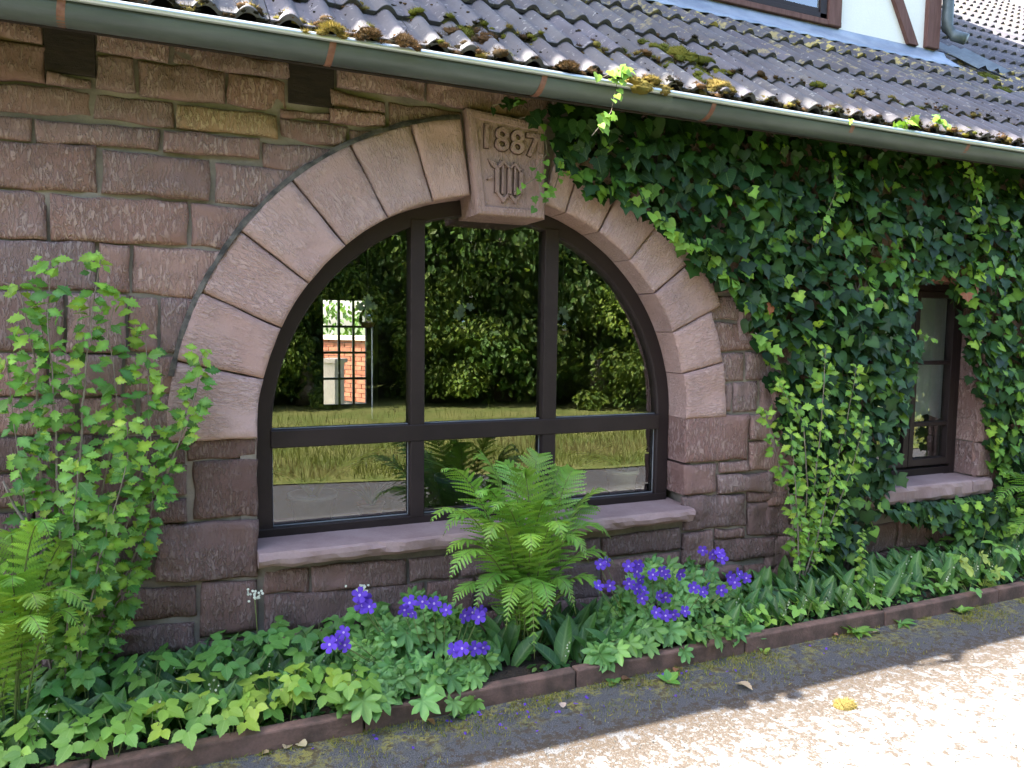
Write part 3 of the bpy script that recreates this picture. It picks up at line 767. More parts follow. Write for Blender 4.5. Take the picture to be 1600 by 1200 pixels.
V, F = boxes((-3.6, CORNER_X+.35, .64, 1.35, 7.38, 7.5)); hpart(link('upper_eave', mesh('upper_eave', V, F), None, MT['timber']))
V = [(-3.6, .57, 7.5), (CORNER_X+.4, .57, 7.5), (CORNER_X+.4, 4.6, 10.2), (-3.6, 4.6, 10.2), (CORNER_X+.4, 8.6, 7.5), (-3.6, 8.6, 7.5)]
uo = link('upper_roof', mesh('upper_roof', V, [(0, 1, 2, 3), (3, 2, 4, 5)]), None, MT['tile']); uo.color = (1, 1, 1, .1); hpart(uo)
sm = uo.modifiers.new('thick', 'SOLIDIFY'); sm.thickness = .1

# ------------------------------------------------------------------ arched window
aw = empty('arched_window', (XC, .2, SILL)); hpart(aw); AO = Vector((XC, .2, SILL))
FY0, FY1, FW = .155, .24, .082
def frame_ring():
    path_ = [(OL+.004, SILL-.01), (OL+.004, ZC)]+[(XC+(RA-.002)*math.cos(a), ZC+(RA-.002)*math.sin(a)) for a in np.linspace(PI*.985, PI*.015, 64)]+[(OR_-.004, ZC), (OR_-.004, SILL-.01)]
    inn = [(OL+FW, SILL-.01), (OL+FW, ZC)]+[(XC+(RA-FW)*math.cos(a), ZC+(RA-FW)*math.sin(a)) for a in np.linspace(PI*.985, PI*.015, 64)]+[(OR_-FW, ZC), (OR_-FW, SILL-.01)]
    V, F = [], []
    for (xo, zo), (xi, zi) in zip(path_, inn):
        xm, zm = xi+(xo-xi)*.08, zi+(zo-zi)*.08
        V += [(xo, FY0, zo), (xm, FY0, zm), (xi, FY0+.008, zi), (xi, FY1, zi), (xo, FY1, zo)]
    for i in range(len(path_)-1):
        a = i*5
        for k in range(5): F.append((a+k, a+(k+1) % 5, a+5+(k+1) % 5, a+5+k))
    return V, F
V, F = frame_ring(); link('window_frame', mesh('window_frame', V, F), aw, MT['frame'], -AO)
ML, MR, TZ0, TZ1, BZ = (1.012, 1.086), (1.756, 1.838), 1.050, 1.136, .664
def bar(name, b): 
    o = box(name, b, MT['frame'], aw, .005); o.location = Vector(o.location)-AO; return o
arc = lambda x, r: ZC+math.sqrt(max(r*r-(x-XC)**2, 0))
for a, b in (ML, MR):
    bar('mullion', (a, b, FY0-.006, FY1, TZ1-.004, min(arc(a, RA-.06), arc(b, RA-.06))+.02)); bar('mullion', (a, b, FY0-.006, FY1, BZ-.01, TZ0+.004))
bar('transom', (OL+FW-.008, OR_-FW+.008, FY0-.010, FY1, TZ0, TZ1))
bar('bottom_rail', (OL+.006, OR_-.006, FY0-.004, FY1, SILL-.012, BZ))
GY = .196
def pane(poly, name='pane', parent=None, mat=None, y=GY, tilt=0.0):
    c = np.mean(poly, 0); k = len(poly)
    V = [(x-c[0], 0, z-c[1]) for x, z in poly]+[(x-c[0], .004, z-c[1]) for x, z in poly]
    F = [tuple(range(k)), tuple(range(2*k-1, k-1, -1))]+[(i, k+i, k+(i+1) % k, (i+1) % k) for i in range(k)]
    o = link(name, mesh(name, V[:k], F[:1]), parent or aw, mat or MT['glass'], Vector((c[0], y, c[1]))-(AO if parent is None else Vector((0, 0, 0))))
    o.rotation_euler = (tilt, 0, random.uniform(-.004, .004)); return o
cols = [(OL+FW-.006, ML[0]+.004), (ML[1]-.004, MR[0]+.004), (MR[1]-.004, OR_-FW+.006)]
rg = RA-FW+.008
for i, (a, b) in enumerate(cols):
    pane([(a, BZ-.004), (b, BZ-.004), (b, TZ0+.004), (a, TZ0+.004)], tilt=(-.004, .0, .003)[i])
    xs = np.linspace(max(a, XC-rg+.001), min(b, XC+rg-.001), 24)
    pane([(a, TZ1-.004)]+[(b, TZ1-.004)]+[(x, arc(x, rg)) for x in xs[::-1]], tilt=(.003, 0., -.004)[i])
    # pale glazing bead at the edge of the glass
bead = MT['bead'] = rough_mat('glazing_seal', (0.16, 0.16, 0.165), (0.22, 0.22, 0.22), 6, 0.6, 0.1, 0.002)
for a, b in cols:
    for z in (BZ, TZ1):
        bar('glazing_bead', (a+.006, b-.006, GY-.014, GY-.003, z-.001, z+.005)).data.materials[0] = bead
    bar('glazing_bead', (a+.005, a+.010, GY-.013, GY-.003, BZ+.004, TZ0)).data.materials[0] = bead
    bar('glazing_bead', (b-.010, b-.005, GY-.013, GY-.003, BZ+.004, TZ0)).data.materials[0] = bead
# small window
sw = empty('small_window', (4.585, .2, .615)); hpart(sw); SO = Vector((4.585, .2, .615))
def sbar(name, b, mt=None):
    o = box(name, b, mt or MT['frame'], sw, .004); o.location = Vector(o.location)-SO; return o
x0, x1, z0, z1 = W2; y0 = .15
sbar('window_frame', (x0, x0+.055, y0, y0+.09, z0-.005, z1)); sbar('window_frame', (x1-.06, x1, y0, y0+.09, z0-.005, z1))
sbar('window_frame', (x0+.055, x1-.06, y0, y0+.09, z0-.005, z0+.055)); sbar('window_frame', (x0+.055, x1-.06, y0, y0+.09, z1-.05, z1))
xm = 4.592
for a, b in ((x0+.057, xm-.003), (xm+.003, x1-.062)):
    zz0, zz1 = z0+.075, z1-.052
    sbar('casement_stile', (a, a+.045, y0-.012, y0+.05, zz0, zz1)); sbar('casement_stile', (b-.05, b, y0-.012, y0+.05, zz0, zz1))
    sbar('casement_rail', (a+.045, b-.05, y0-.010, y0+.05, zz0, zz0+.05)); sbar('casement_rail', (a+.045, b-.05, y0-.010, y0+.05, zz1-.045, zz1))
    ga, gb, g0, g1 = a+.045, b-.05, zz0+.05, zz1-.045
    cuts = [g0, .985, 1.42, g1]
    for z in cuts[1:3]: sbar('glazing_bar', (ga, gb, y0-.006, y0+.045, z-.014, z+.014))
    for za, zb in zip(cuts[:-1], cuts[1:]):
        V = [(ga, y0+.028, za), (gb, y0+.028, za), (gb, y0+.028, zb), (ga, y0+.028, zb)]
        link('pane', mesh('pane', V, [(0, 1, 2, 3)]), sw, MT['glass'], -SO)

# ------------------------------------------------------------------ rooms behind the glass
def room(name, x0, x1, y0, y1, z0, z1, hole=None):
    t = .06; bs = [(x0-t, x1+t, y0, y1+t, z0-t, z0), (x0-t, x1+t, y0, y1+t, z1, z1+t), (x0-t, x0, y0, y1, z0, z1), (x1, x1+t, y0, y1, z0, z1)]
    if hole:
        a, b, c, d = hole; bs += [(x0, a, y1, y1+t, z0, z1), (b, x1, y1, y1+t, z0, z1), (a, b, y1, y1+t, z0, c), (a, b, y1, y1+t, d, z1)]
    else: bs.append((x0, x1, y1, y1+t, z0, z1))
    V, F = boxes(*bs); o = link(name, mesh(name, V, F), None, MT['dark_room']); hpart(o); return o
BW = (wp(505, 487, 4.5)[0], wp(572, 487, 4.5)[0], wp(528, 632, 4.5)[2], wp(560, 470, 4.5)[2])
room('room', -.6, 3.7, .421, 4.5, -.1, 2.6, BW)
room('side_room', 3.8, 5.9, .421, 3.2, -.1, 2.6, (4.1, 5.6, .8, 2.3))  # unseen back opening added to let daylight in behind the curtain
bwn = empty('back_window', (0, 0, 0)); hpart(bwn)
for k in range(1, 3):
    xx = BW[0]+(BW[1]-BW[0])*(.36 if k == 1 else .70); box('glazing_bar', (xx-.012, xx+.012, 4.49, 4.53, BW[2], BW[3]), MT['frame'], bwn, 0)
for k in range(1, 4):
    zz = BW[2]+(BW[3]-BW[2])*k/4; box('glazing_bar', (BW[0], BW[1], 4.492, 4.528, zz-.012, zz+.012), MT['frame'], bwn, 0)
p = wp(581, 480, 4.3); q = wp(589, 655, 4.3)
hpart(box('door_edge', (p[0], q[0]+.005, 4.27, 4.33, q[2], p[2]), MT['white'], None, .003))
# sunlit yard seen through the back window
yard_n = np.array([-.82, -.57, 0]); yard_t = np.array([.57, -.82, 0])
yard = tag(empty('garden_wall', (2.9, 8.2, 0)), 'sunlit red brick garden wall seen through the far room window', 'wall')
a_t = math.atan2(yard_t[1], yard_t[0])
yard.rotation_euler = (0, 0, a_t)
V, F = boxes((-2.0, 1.6, .005, .2, -.1, 1.36)); link('wall_core', mesh('wall_core', V, F), yard, MT['mortar'])
V, F = boxes((-.118, .118, -.01, .05, 0, .064)); brick_me = mesh('brick', V, F); brick_me.materials.append(MT['brick'])
for r in range(14):
    for c in range(12):
        o = link('brick', brick_me, yard, None, (-1.85+c*.25+(.125 if r % 2 else 0), 0, .72-.0+(r-5)*.075)); g = random.uniform(.8, 1.2); o.color = (g, g, g, 1)
V, F = boxes((-2.05, 1.65, -.05, .24, 1.36, 1.43)); link('coping', mesh('coping', V, F), yard, MT['cream'])
post = tag(empty('gate_pillar', (1.62, 5.9, 0)), 'pale rendered pillar in the sunny yard behind the far window', 'pillar')
V, F = boxes((-.09, .09, -.09, .09, -.05, 1.15)); po = link('shaft', mesh('shaft', V, F), post, MT['cream']); post.rotation_euler = (0, 0, .7)
V, F = boxes((-.12, .12, -.12, .12, 1.15, 1.2)); link('cap', mesh('cap', V, F), post, MT['cream'])
# ------------------------------------------------------------------ things on the inside window board
board = hpart(box('window_board', (OL+.02, OR_-.02, .245, .56, .575, .605), MT['frame'], None, .004))
def strap_plant(name, loc, n, L, label, potmat, pot=(.075, .15), col=(.16, .25, .12), leanx=0.0):
    t = tag(empty(name, loc), label, 'potted plant')
    r, h = pot
    lathe('pot', [(0.001, 0), (r*.72, 0), (r*.95, h*.86), (r*1.06, h*.86), (r*1.06, h), (r*.96, h), (r*.9, h*.9), (.001, h*.88)], potmat, t)
    for i in range(n):
        a = random.uniform(0, 2*PI); tilt = random.uniform(.5, 1.3); ll = L*random.uniform(.6, 1.1)
        up = np.array([math.cos(a)*tilt+leanx, abs(math.sin(a))*tilt*.35+.06, 1.0]); nrm = np.array([-math.cos(a)*.9, -.45, .45])
        o = link('leaf', STRAP_ME, t, None, None, gcol(col, .2)); o.matrix_basis = to_m4(frame_m(nrm, up, ll*.8), (math.cos(a)*.02, math.sin(a)*.02, h*.9))
    return t
STRAP_ME = tri_mesh('strap_leaf', STRAP_V, STRAP_F); STRAP_ME.materials.append(MT['leaf_o'])
IZ = .6055
strap_plant('potted_plant', (2.38, .325, IZ), 9, .45, 'strap-leaved plant in a white pot at the right end of the window board', MT['pot'], (.095, .185))
strap_plant('potted_plant', (2.06, .42, IZ), 7, .42, 'narrow-leaved plant in a small terracotta pot beside the white pot', MT['terra'], (.07, .12))
strap_plant('potted_plant', (1.36, .40, IZ), 8, .40, 'plant in a dark blue pot behind the big outdoor fern', MT['blue'], (.13, .20))
strap_plant('potted_plant', (.86, .38, IZ), 9, .36, 'strap-leaved plant in a terracotta pot in the lower left window pane', MT['terra'], (.07, .09))
strap_plant('potted_plant', (.56, .40, IZ), 9, .50, 'long pale leaved plant in a grey tub at the left end of the window', MT['lead'], (.12, .16), (.2, .28, .14))
def blossom(parent, loc, r, col):
    o = link('blossom', BLOS_ME, parent, None, None, col); o.matrix_basis = to_m4(frame_m((random.uniform(-.4, .4), -1, random.uniform(-.2, .5)), (0, 0, 1), r, random.uniform(0, 6)), loc)
bo = []
for i in range(30):
    a = 2*PI*i/30; r = .55+.45*abs(math.cos(2.5*a))**.7; bo.append((r*math.sin(a), r*math.cos(a)))
BV, BF = fan(bo, (0, 0, 0), lambda x, y: .35*math.hypot(x, y)**1.5-.1)
BLOS_ME = tri_mesh('blossom', BV, BF); BLOS_ME.materials.append(MT['petal'])
for k, (px, py, col, lab) in enumerate(((575, 480, (.42, .50, .42), 'hanging glass vase with white orchid flowers in the left upper pane'),
                                        (722, 490, (.48, .55, .52), 'round hanging glass vase with white flowers in the middle upper pane'),
                                        (879, 495, (.42, .50, .45), 'hanging glass vase half hidden behind the right mullion'))):
    c = wp(px, py, .36); t = tag(empty('hanging_vase', tuple(c)), lab, 'vase', 'glass vases hung behind the arched window')
    lathe('glass_bowl', [(.001, -.11), (.03, -.105), (.048, -.075), (.045, -.04), (.025, -.01), (.02, .005)], MT['clear'], t, n=20)
    lathe('moss_filling', [(.001, -.108), (.028, -.102), (.040, -.08), (.001, -.07)], MT['terra'], t, n=16)
    tube('cord', [(0, 0, 0), (0, 0, .45)], .0012, MT['bead'], t, 5)
    for i in range(4): blossom(t, (random.uniform(-.05, .05), random.uniform(-.03, .0), random.uniform(-.02, .05)), random.uniform(.022, .032), col)
    for i in range(3):
        o = link('leaf', STRAP_ME, t, None, None, (.07, .12, .07, 1)); o.matrix_basis = to_m4(frame_m((0, -1, .3), (random.uniform(-.6, .6), 0, -1 if i else 1), .12), (0, 0, 0))
def curtain(x0, x1, z0, z1, y, label):
    V, F = [], []; n = 60
    for i in range(n+1):
        x = x0+(x1-x0)*i/n; yy = y+.012*math.sin(i*1.35)+.008*math.sin(i*.6+1)
        V += [(x, yy, z0+.02*math.sin(i*.5)), (x, yy*1.0+.004, z1)]
        if i: F.append((2*i-2, 2*i, 2*i+1, 2*i-1))
    return tag(link('curtain', mesh('curtain', V, F, True), None, MT['curtain'], None, (.80, .82, .84)), label, 'curtain')
curtain(4.12, 5.30, 1.02, 1.93, .265, 'white net curtain hanging in the small ivy-framed window')
lv = tag(empty('flower_vase', (4.76, .33, .62)), 'white flowers standing low behind the small window', 'flowers')
lathe('vase', [(.001, 0), (.04, 0), (.055, .08), (.035, .14), (.04, .16)], MT['terra'], lv)
for i in range(16): blossom(lv, (random.uniform(-.09, .09), random.uniform(-.05, .03), random.uniform(.16, .34)), random.uniform(.03, .045), (.62, .66, .5, 1))

# ------------------------------------------------------------------ garden opposite (mirrored in the glass)
def crown_cloud(n, rx, ry, rz, zc, size, cols, seed, clumps=60):
    r_ = np.random.default_rng(seed); random.seed(seed); c = Cloud()
    cl = []
    for i in range(clumps):
        d = r_.normal(size=3); d /= np.linalg.norm(d); k = r_.uniform(.45, 1.0)
        cl.append((np.array([d[0]*rx*k, d[1]*ry*k, zc+d[2]*rz*k]), r_.uniform(.25, .55)*min(rx, rz)*.75, r_.uniform(.7, 1.25)))
    for i in range(n):
        p, rad, br = cl[i % clumps]; d = r_.normal(size=3); d /= np.linalg.norm(d)
        q = p+d*rad*r_.uniform(.55, 1.0)*np.array([1.15, 1.0, .75])
        col = np.array(cols[int(r_.integers(len(cols)))])*br*r_.uniform(.75, 1.25)
        nrm = d+r_.normal(size=3)*.6+np.array([0, 0, .5]); dn = np.array([d[0], d[1], -.7])+r_.normal(size=3)*.4
        c.add(OVATE_Q_V, OVATE_Q_F, frame_m(nrm, dn, size*r_.uniform(.6, 1.3)), q, col)
    return c
OVATE_Q_V = np.array([(0, 0, 0), (.3, .45, .06), (0, 1, -.08), (-.3, .45, .06)], float); OVATE_Q_F = np.array([(0, 1, 2), (0, 2, 3)])
TREE = []
for kind, (n, rx, ry, rz, zc, size, cols, cl) in enumerate((
        (26000, 2.5, 1.6, 3.4, 3.2, .14, [(.09, .17, .04), (.12, .22, .05), (.18, .25, .055)], 90),
        (26000, 2.3, 1.6, 3.7, 3.3, .12, [(.08, .155, .06), (.10, .20, .07), (.14, .24, .07)], 90),
        (14000, 1.7, .9, 1.5, 1.15, .11, [(.16, .24, .04), (.22, .29, .05), (.12, .20, .045)], 45))):
    TREE.append(crown_cloud(n, rx, ry, rz, zc, size, cols, 20+kind, cl))
tree_me = [tri_mesh('crown', np.concatenate(c.V), np.concatenate(c.F), np.concatenate(c.C), False) for c in TREE]
MT['tree'] = leaf_mat('tree_leaf', 'mesh', 0.5, 0.45, (1.2, 1.2, 0.6), 0.25)
for me in tree_me: me.materials.append(MT['tree'])
random.seed(11)
V, F = tube_vf([(0, 0, -.1), (.05, 0, 1.5), (-.05, .05, 3.2), (.1, 0, 5.5)], [.22, .17, .13, .05], 9); trunk_me = mesh('trunk', V, F, True); trunk_me.materials.append(MT['bark'])
tl = ['tall leafy tree mirrored in the %s of the arched window', 'dark bushy tree standing %s', 'low yellow-green bush %s']
spots = [(0, .2, -10.6, 1.0, 'broad leafy tree mirrored at the left edge of the arched window'), (1, 3.0, -11.2, 1.05, 'dark bluish tree mirrored in the left upper pane'),
         (0, 6.0, -10.6, 1.1, 'tall leafy tree mirrored in the middle upper pane'), (1, 9.0, -10.4, 1.0, 'dark bluish tree mirrored in the right upper pane'),
         (0, 12.2, -10.6, 1.05, 'leafy tree across the lawn, right of the mirrored row'), (1, 16.0, -10.6, 1.1, 'dark tree at the right end of the row across the lawn'),
         (0, 20.5, -10.6, 1.1, 'leafy tree far right across the lawn, opposite the small window'), (1, -3.2, -10.8, 1.0, 'dark tree at the left end of the row across the lawn'),
         (2, 1.9, -9.9, .9, 'low yellow-green bush below the left mirrored trees'), (2, 4.4, -10.3, .9, 'low bush between the mirrored trees in the middle pane'), (2, 7.6, -9.5, 1.05, 'yellow-green bush mirrored in the right upper pane'), (2, 10.6, -9.6, 1.1, 'round light bush across the lawn right of the mirrored bush'), (2, 14.0, -9.8, 1.1, 'low bush before the right end of the tree row')]
for kind, x, y, sc, lab in spots:
    t = tag(empty('garden_bush' if kind == 2 else 'garden_tree', (x, y, .12)), lab, 'bush' if kind == 2 else 'tree', 'bushes across the lawn' if kind == 2 else 'trees across the lawn')
    c = link('crown', tree_me[kind], t); c.rotation_euler = (0, 0, random.uniform(0, 6)); c.scale = (sc, sc, sc*random.uniform(.95, 1.15))
    tr = link('trunk', trunk_me, t); tr.scale = (sc, sc, sc*(1 if kind < 2 else .2))
wood = Cloud()
for i in range(26000):
    x = random.uniform(-12, 40); z = random.uniform(0, 9.5)+1.0*noise.noise((x*.4, 0, 0)); y = -13.6-random.uniform(0, 1.8)
    g = random.uniform(.5, 1.1); wood.add(OVATE_Q_V, OVATE_Q_F, frame_m((random.uniform(-1, 1), 1, random.uniform(-.3, 1.2)), (random.uniform(-.5, .5), .3, -1), random.uniform(.35, .7)), (x, y, z), np.array((.045, .09, .03))*g)
tag(wood.build('woodland', MT['leaf_m'], None, False), 'dark mass of woodland closing the garden behind the trees', 'woodland', kind='stuff')
V, F = boxes((-14, 42, -17.5, -16.0, -.1, 10)); hb = tag(link('wooded_bank', mesh('wooded_bank', V, F), None, MT['ground']), kind='structure')
gr = Cloud()
for i in range(26000):
    x_ = random.uniform(-2, 12); y = -4.05-abs(random.gauss(0, 1))*2.2+max(0, min(.6, (x_-.8)*.17)); x = x_; g = random.uniform(.6, 1.5)
    b = (.13, .15, .032) if noise.noise((x*.8, y*.8, 0)) > -.1 else (.17, .15, .06)
    gr.add(GRASS_V, GRASS_F, frame_m((random.uniform(-1, 1), random.uniform(-1, 1), .2), (random.uniform(-.4, .4), random.uniform(-.4, .4), 1), random.uniform(.06, .14)), (x, y, .012+max(0, -4-y)*.009), np.array(b)*g)
tag(gr.build('grass', MT['leaf_m'], None, False), 'short lawn grass mirrored in the lower panes', 'grass', kind='stuff')

# ------------------------------------------------------------------ ivy
random.seed(5)
ivy = tag(empty('ivy', (3.75, -.03, .05)), 'dense dark green ivy climbing over the right half of the wall to the gutter', 'ivy')
IO = np.array([3.75, -.03, .05])
polyA = [(1.68, 2.80), (1.70, 2.50), (1.76, 2.40), (1.86, 2.33), (2.05, 2.31), (2.22, 2.26), (2.36, 2.17), (2.50, 2.10), (2.56, 1.99), (2.72, 1.93), (2.84, 1.84), (2.96, 1.72), (3.03, 1.60), (3.09, 1.44), (3.17, 1.30), (3.22, 1.05), (3.33, .86), (3.45, .55), (3.58, .22),
         (3.98, .22), (4.0, .42), (4.12, .60), (4.22, .95), (4.28, 1.3), (4.27, 1.75), (4.30, 1.93), (4.44, 2.02), (4.62, 2.00), (4.70, 1.88), (4.78, 1.60), (4.90, 1.36), (5.02, 1.10), (5.10, .90), (5.18, .66), (5.24, .45), (5.45, .25), (6.4, .2), (6.4, 2.80)]
polyB = [(4.10, .50), (5.26, .50), (5.34, .25), (4.95, .18), (4.70, .34), (4.25, .42)]
def inside(p, poly):
    x, z = p; r = False; n = len(poly)
    for i in range(n):
        (x0, z0), (x1, z1) = poly[i], poly[(i+1) % n]
        if (z0 > z) != (z1 > z) and x < (x1-x0)*(z-z0)/(z1-z0)+x0: r = not r
    return r
leaves = []
def ivy_leaf(x, y, z, size, col, lay, heart=False, spread=.5):
    nrm = (random.gauss(0, .42)-.05, -1+random.uniform(-.1, .3), random.gauss(.42, .38)); dn = (random.gauss(0, spread), -.25, -1)
    M = frame_m(nrm, dn, size); M[:, 0] *= random.uniform(.85, 1.15)
    leaves.append((lay, M, np.array([x, y, z]), col, heart))
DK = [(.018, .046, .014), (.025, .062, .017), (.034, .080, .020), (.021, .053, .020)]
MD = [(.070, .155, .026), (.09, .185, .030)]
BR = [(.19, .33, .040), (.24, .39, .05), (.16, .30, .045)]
def near_edge(x, z):
    return min(math.hypot(x-a, z-b) for a, b in polyA[:-2])
cnt = 0
while cnt < 7000:
    if random.random() < .90: x, z = random.uniform(1.5, 6.4), random.uniform(.15, 2.8); ok = inside((x, z), polyA)
    else: x, z = random.uniform(4.1, 5.35), random.uniform(.15, .52); ok = inside((x, z), polyB)
    if not ok: continue
    cnt += 1
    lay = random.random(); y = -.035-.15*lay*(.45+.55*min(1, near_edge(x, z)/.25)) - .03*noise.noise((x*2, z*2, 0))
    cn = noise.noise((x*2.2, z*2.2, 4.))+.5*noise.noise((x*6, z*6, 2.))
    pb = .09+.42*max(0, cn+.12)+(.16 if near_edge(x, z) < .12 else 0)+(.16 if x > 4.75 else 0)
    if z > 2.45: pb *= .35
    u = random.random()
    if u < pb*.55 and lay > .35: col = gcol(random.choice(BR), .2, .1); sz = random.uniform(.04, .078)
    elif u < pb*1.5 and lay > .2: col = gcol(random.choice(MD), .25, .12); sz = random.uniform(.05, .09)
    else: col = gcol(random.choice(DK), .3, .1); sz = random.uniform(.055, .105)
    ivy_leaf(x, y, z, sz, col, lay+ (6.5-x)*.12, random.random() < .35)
# bright trailing shoots: list of pixel polylines with depth
shoots = [([(850, 200), (855, 240), (838, 262), (845, 300), (832, 330)], -.11, .035, BR+MD), ([(905, 215), (880, 250), (868, 290), (850, 322)], -.10, .04, BR+MD),
          ([(850, 270), (822, 288), (803, 300)], -.095, .032, BR), ([(1020, 335), (1060, 370), (1075, 395)], -.12, .065, BR), ([(1085, 375), (1125, 420), (1160, 455)], -.12, .055, BR),
          ([(1180, 520), (1205, 545), (1215, 560)], -.14, .06, BR), ([(1300, 240), (1310, 290), (1290, 340), (1275, 380)], -.2, .045, BR+MD), ([(1500, 240), (1530, 300), (1520, 340)], -.2, .055, BR),
          ([(1440, 520), (1460, 530)], -.05, .035, BR), ([(770, 165), (800, 158), (822, 150)], -.08, .05, MD+DK), ([(860, 175), (835, 180), (812, 185)], -.09, .07, DK)]
SUNL = [([(985, 112), (965, 125), (960, 150), (955, 175), (935, 200), (925, 212)], -.50, .042), ([(940, 122), (960, 112), (995, 108)], -.48, .05),
        ([(1325, 188), (1335, 190)], -.44, .04), ([(1395, 198), (1420, 190), (1425, 175)], -.42, .055), ([(1455, 185), (1475, 192), (1465, 200)], -.42, .055)]
def shoot(pl, Y, size, cols, step=.032):
    P3 = [wp(x, y, Y) for x, y in pl]; out = []
    for a, b in zip(P3[:-1], P3[1:]):
        L = np.linalg.norm(b-a); k = max(1, int(L/step))
        for i in range(k):
            p = a+(b-a)*(i/k); out.append(p)
            for _ in range(random.choice((1, 1, 2))):
                ivy_leaf(p[0]+random.uniform(-.025, .025), p[1]-random.uniform(0, .025), p[2]+random.uniform(-.015, .015), size*random.uniform(.75, 1.2), gcol(random.choice(cols), .2, .1), 2.0, random.random() < .4, .9)
    tube('stem', [p-IO for p in P3], .0025, MT['bark'], ivy, 5)
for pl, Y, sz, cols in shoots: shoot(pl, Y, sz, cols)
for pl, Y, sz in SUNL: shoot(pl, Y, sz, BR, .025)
for px, py in ((1525, 445), (1510, 458), (1205, 475)):
    p = wp(px, py, -.14); ivy_leaf(p[0], p[1], p[2], .07, (.30, .10, .045), 2.0)
leaves.sort(key=lambda l: -l[0])
ivy_me = tri_mesh('leaf', IVY_V, IVY_F); ivy_me.materials.append(MT['ivy_o']); heart_me = tri_mesh('leaf', HEART_V, HEART_F); heart_me.materials.append(MT['ivy_o'])
rest = Cloud()
for k, (lay, M, T, col, heart) in enumerate(leaves):
    if k < 300:
        o = link('leaf', heart_me if heart else ivy_me, ivy, None, None, col); o.matrix_basis = to_m4(M, T-IO)
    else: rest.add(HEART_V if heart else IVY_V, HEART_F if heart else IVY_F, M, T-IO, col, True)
tag(rest.build('ivy_leaves', MT['ivy_m'], ivy), kind='stuff')
for i in range(16):
    x = random.uniform(3.5, 3.95) if i < 9 else random.uniform(5.4, 6.3); pts = []
    for k in range(9):
        z = .02+k*.3; pts.append(np.array([x, -.03-.02*random.random(), min(z, 2.65)])-IO); x += random.uniform(-.16, .13)
    tube('stem', pts, [.012-.001*k for k in range(9)], MT['bark'], ivy, 6)

# ------------------------------------------------------------------ shrubs against the wall
LOBE_ME = tri_mesh('leaf', LOBE_V, LOBE_F); LOBE_ME.materials.append(MT['leaf_o'])
def shrub(name, base, stems, label, cols, tipcols, lsize, seed, step=.016):
    random.seed(seed); t = tag(empty(name, tuple(base)), label, 'shrub'); b0 = np.array(base); items = []
    for pl, Y0, Y1, r in stems:
        n = len(pl); P3 = [wp(x, y, Y0+(Y1-Y0)*i/max(1, n-1)) for i, (x, y) in enumerate(pl)]
        # smooth
        Q = []
        for a, b in zip(P3[:-1], P3[1:]):
            k = max(2, int(np.linalg.norm(b-a)/.03))
            for i in range(k): Q.append(a+(b-a)*i/k+np.array([noise.noise((a[0]*9+i*.2, 0, 0)), noise.noise((0, a[2]*9+i*.2, 0)), 0])*.006)
        Q.append(P3[-1]); m_ = len(Q)
        tube('stem', [q-b0 for q in Q], [.75*r*(1-.8*i/m_) for i in range(m_)], MT['bark'], t, 6)
        acc = 0
        for i in range(int(m_*.12), m_):
            f = i/m_; k = 2 if random.random() < .6 else 3
            if i > m_-3: k = 4
            for _ in range(k):
                side = random.uniform(0, 2*PI); out = np.array([math.cos(side), -.35+.75*math.sin(side), random.uniform(-.1, .65)])
                off = random.uniform(.0, .03); p = Q[i]+out*off
                items.append((p, out, f, i > m_-3))
    rest = Cloud(); keep = set(random.sample(range(len(items)), min(300, len(items))))
    for idx, (p, out, f, tip) in enumerate(items):
        sz = lsize*random.uniform(.6, 1.25)*(1.1 if not tip else .95)
        nrm = np.array([random.gauss(0, .4), -.8+random.gauss(0, .3), .55+random.gauss(0, .35)])
        col = gcol(random.choice(tipcols if (tip or random.random() < .18+.25*f) else cols), .22, .12)
        M = frame_m(nrm, out+np.array([0, 0, -.25]), sz)
        if idx in keep: o = link('leaf', LOBE_ME, t, None, None, col); o.matrix_basis = to_m4(M, p-b0)
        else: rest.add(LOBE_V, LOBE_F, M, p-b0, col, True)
    if rest.V: tag(rest.build('foliage', MT['leaf_m'], t), kind='stuff')
    return len(items)
GR = [(.11, .25, .04), (.085, .205, .036), (.14, .29, .045)]; TP = [(.25, .43, .055), (.30, .44, .06), (.20, .38, .05)]
lb = gp(100, 1080, .05); lb = np.array([lb[0]+.02, -.16, .05])
bl = lambda: (100+random.randint(-12, 12), 1095)
stemsL = [([(92, 1110), (80, 900), (60, 700), (55, 560), (28, 445)], -.14, -.20, .013), ([(96, 1110), (95, 860), (85, 640), (75, 500), (78, 408)], -.15, -.22, .010),
          ([(104, 1110), (120, 830), (130, 620), (140, 520), (157, 402)], -.14, -.20, .012), ([(110, 1110), (150, 820), (185, 640), (170, 520), (180, 470)], -.12, -.16, .009),
          ([(112, 1110), (190, 850), (235, 690), (232, 600), (228, 512)], -.10, -.12, .009), ([(116, 1110), (205, 880), (260, 740), (300, 640), (318, 548)], -.10, -.12, .008),
          ([(100, 1110), (160, 860), (200, 720), (198, 660)], -.22, -.30, .008), ([(98, 1110), (110, 900), (118, 780), (122, 718)], -.22, -.32, .007),
          ([(90, 1110), (50, 880), (30, 720), (8, 560)], -.15, -.22, .008), ([(110, 1100), (140, 960), (165, 860), (170, 790)], -.2, -.26, .007),
          ([(118, 1100), (200, 930), (225, 850), (235, 800), (240, 760)], -.1, -.12, .006), ([(150, 1040), (195, 930), (205, 890)], -.12, -.14, .005), ([(262, 740), (285, 680), (292, 640)], -.11, -.13, .005)]
nL = shrub('shrub', lb, stemsL, 'tall light green shrub growing up the stone wall at the left edge', GR, TP, .062, 31)
rb = np.array([wp(1252, 895, -.16)[0], -.16, .05])
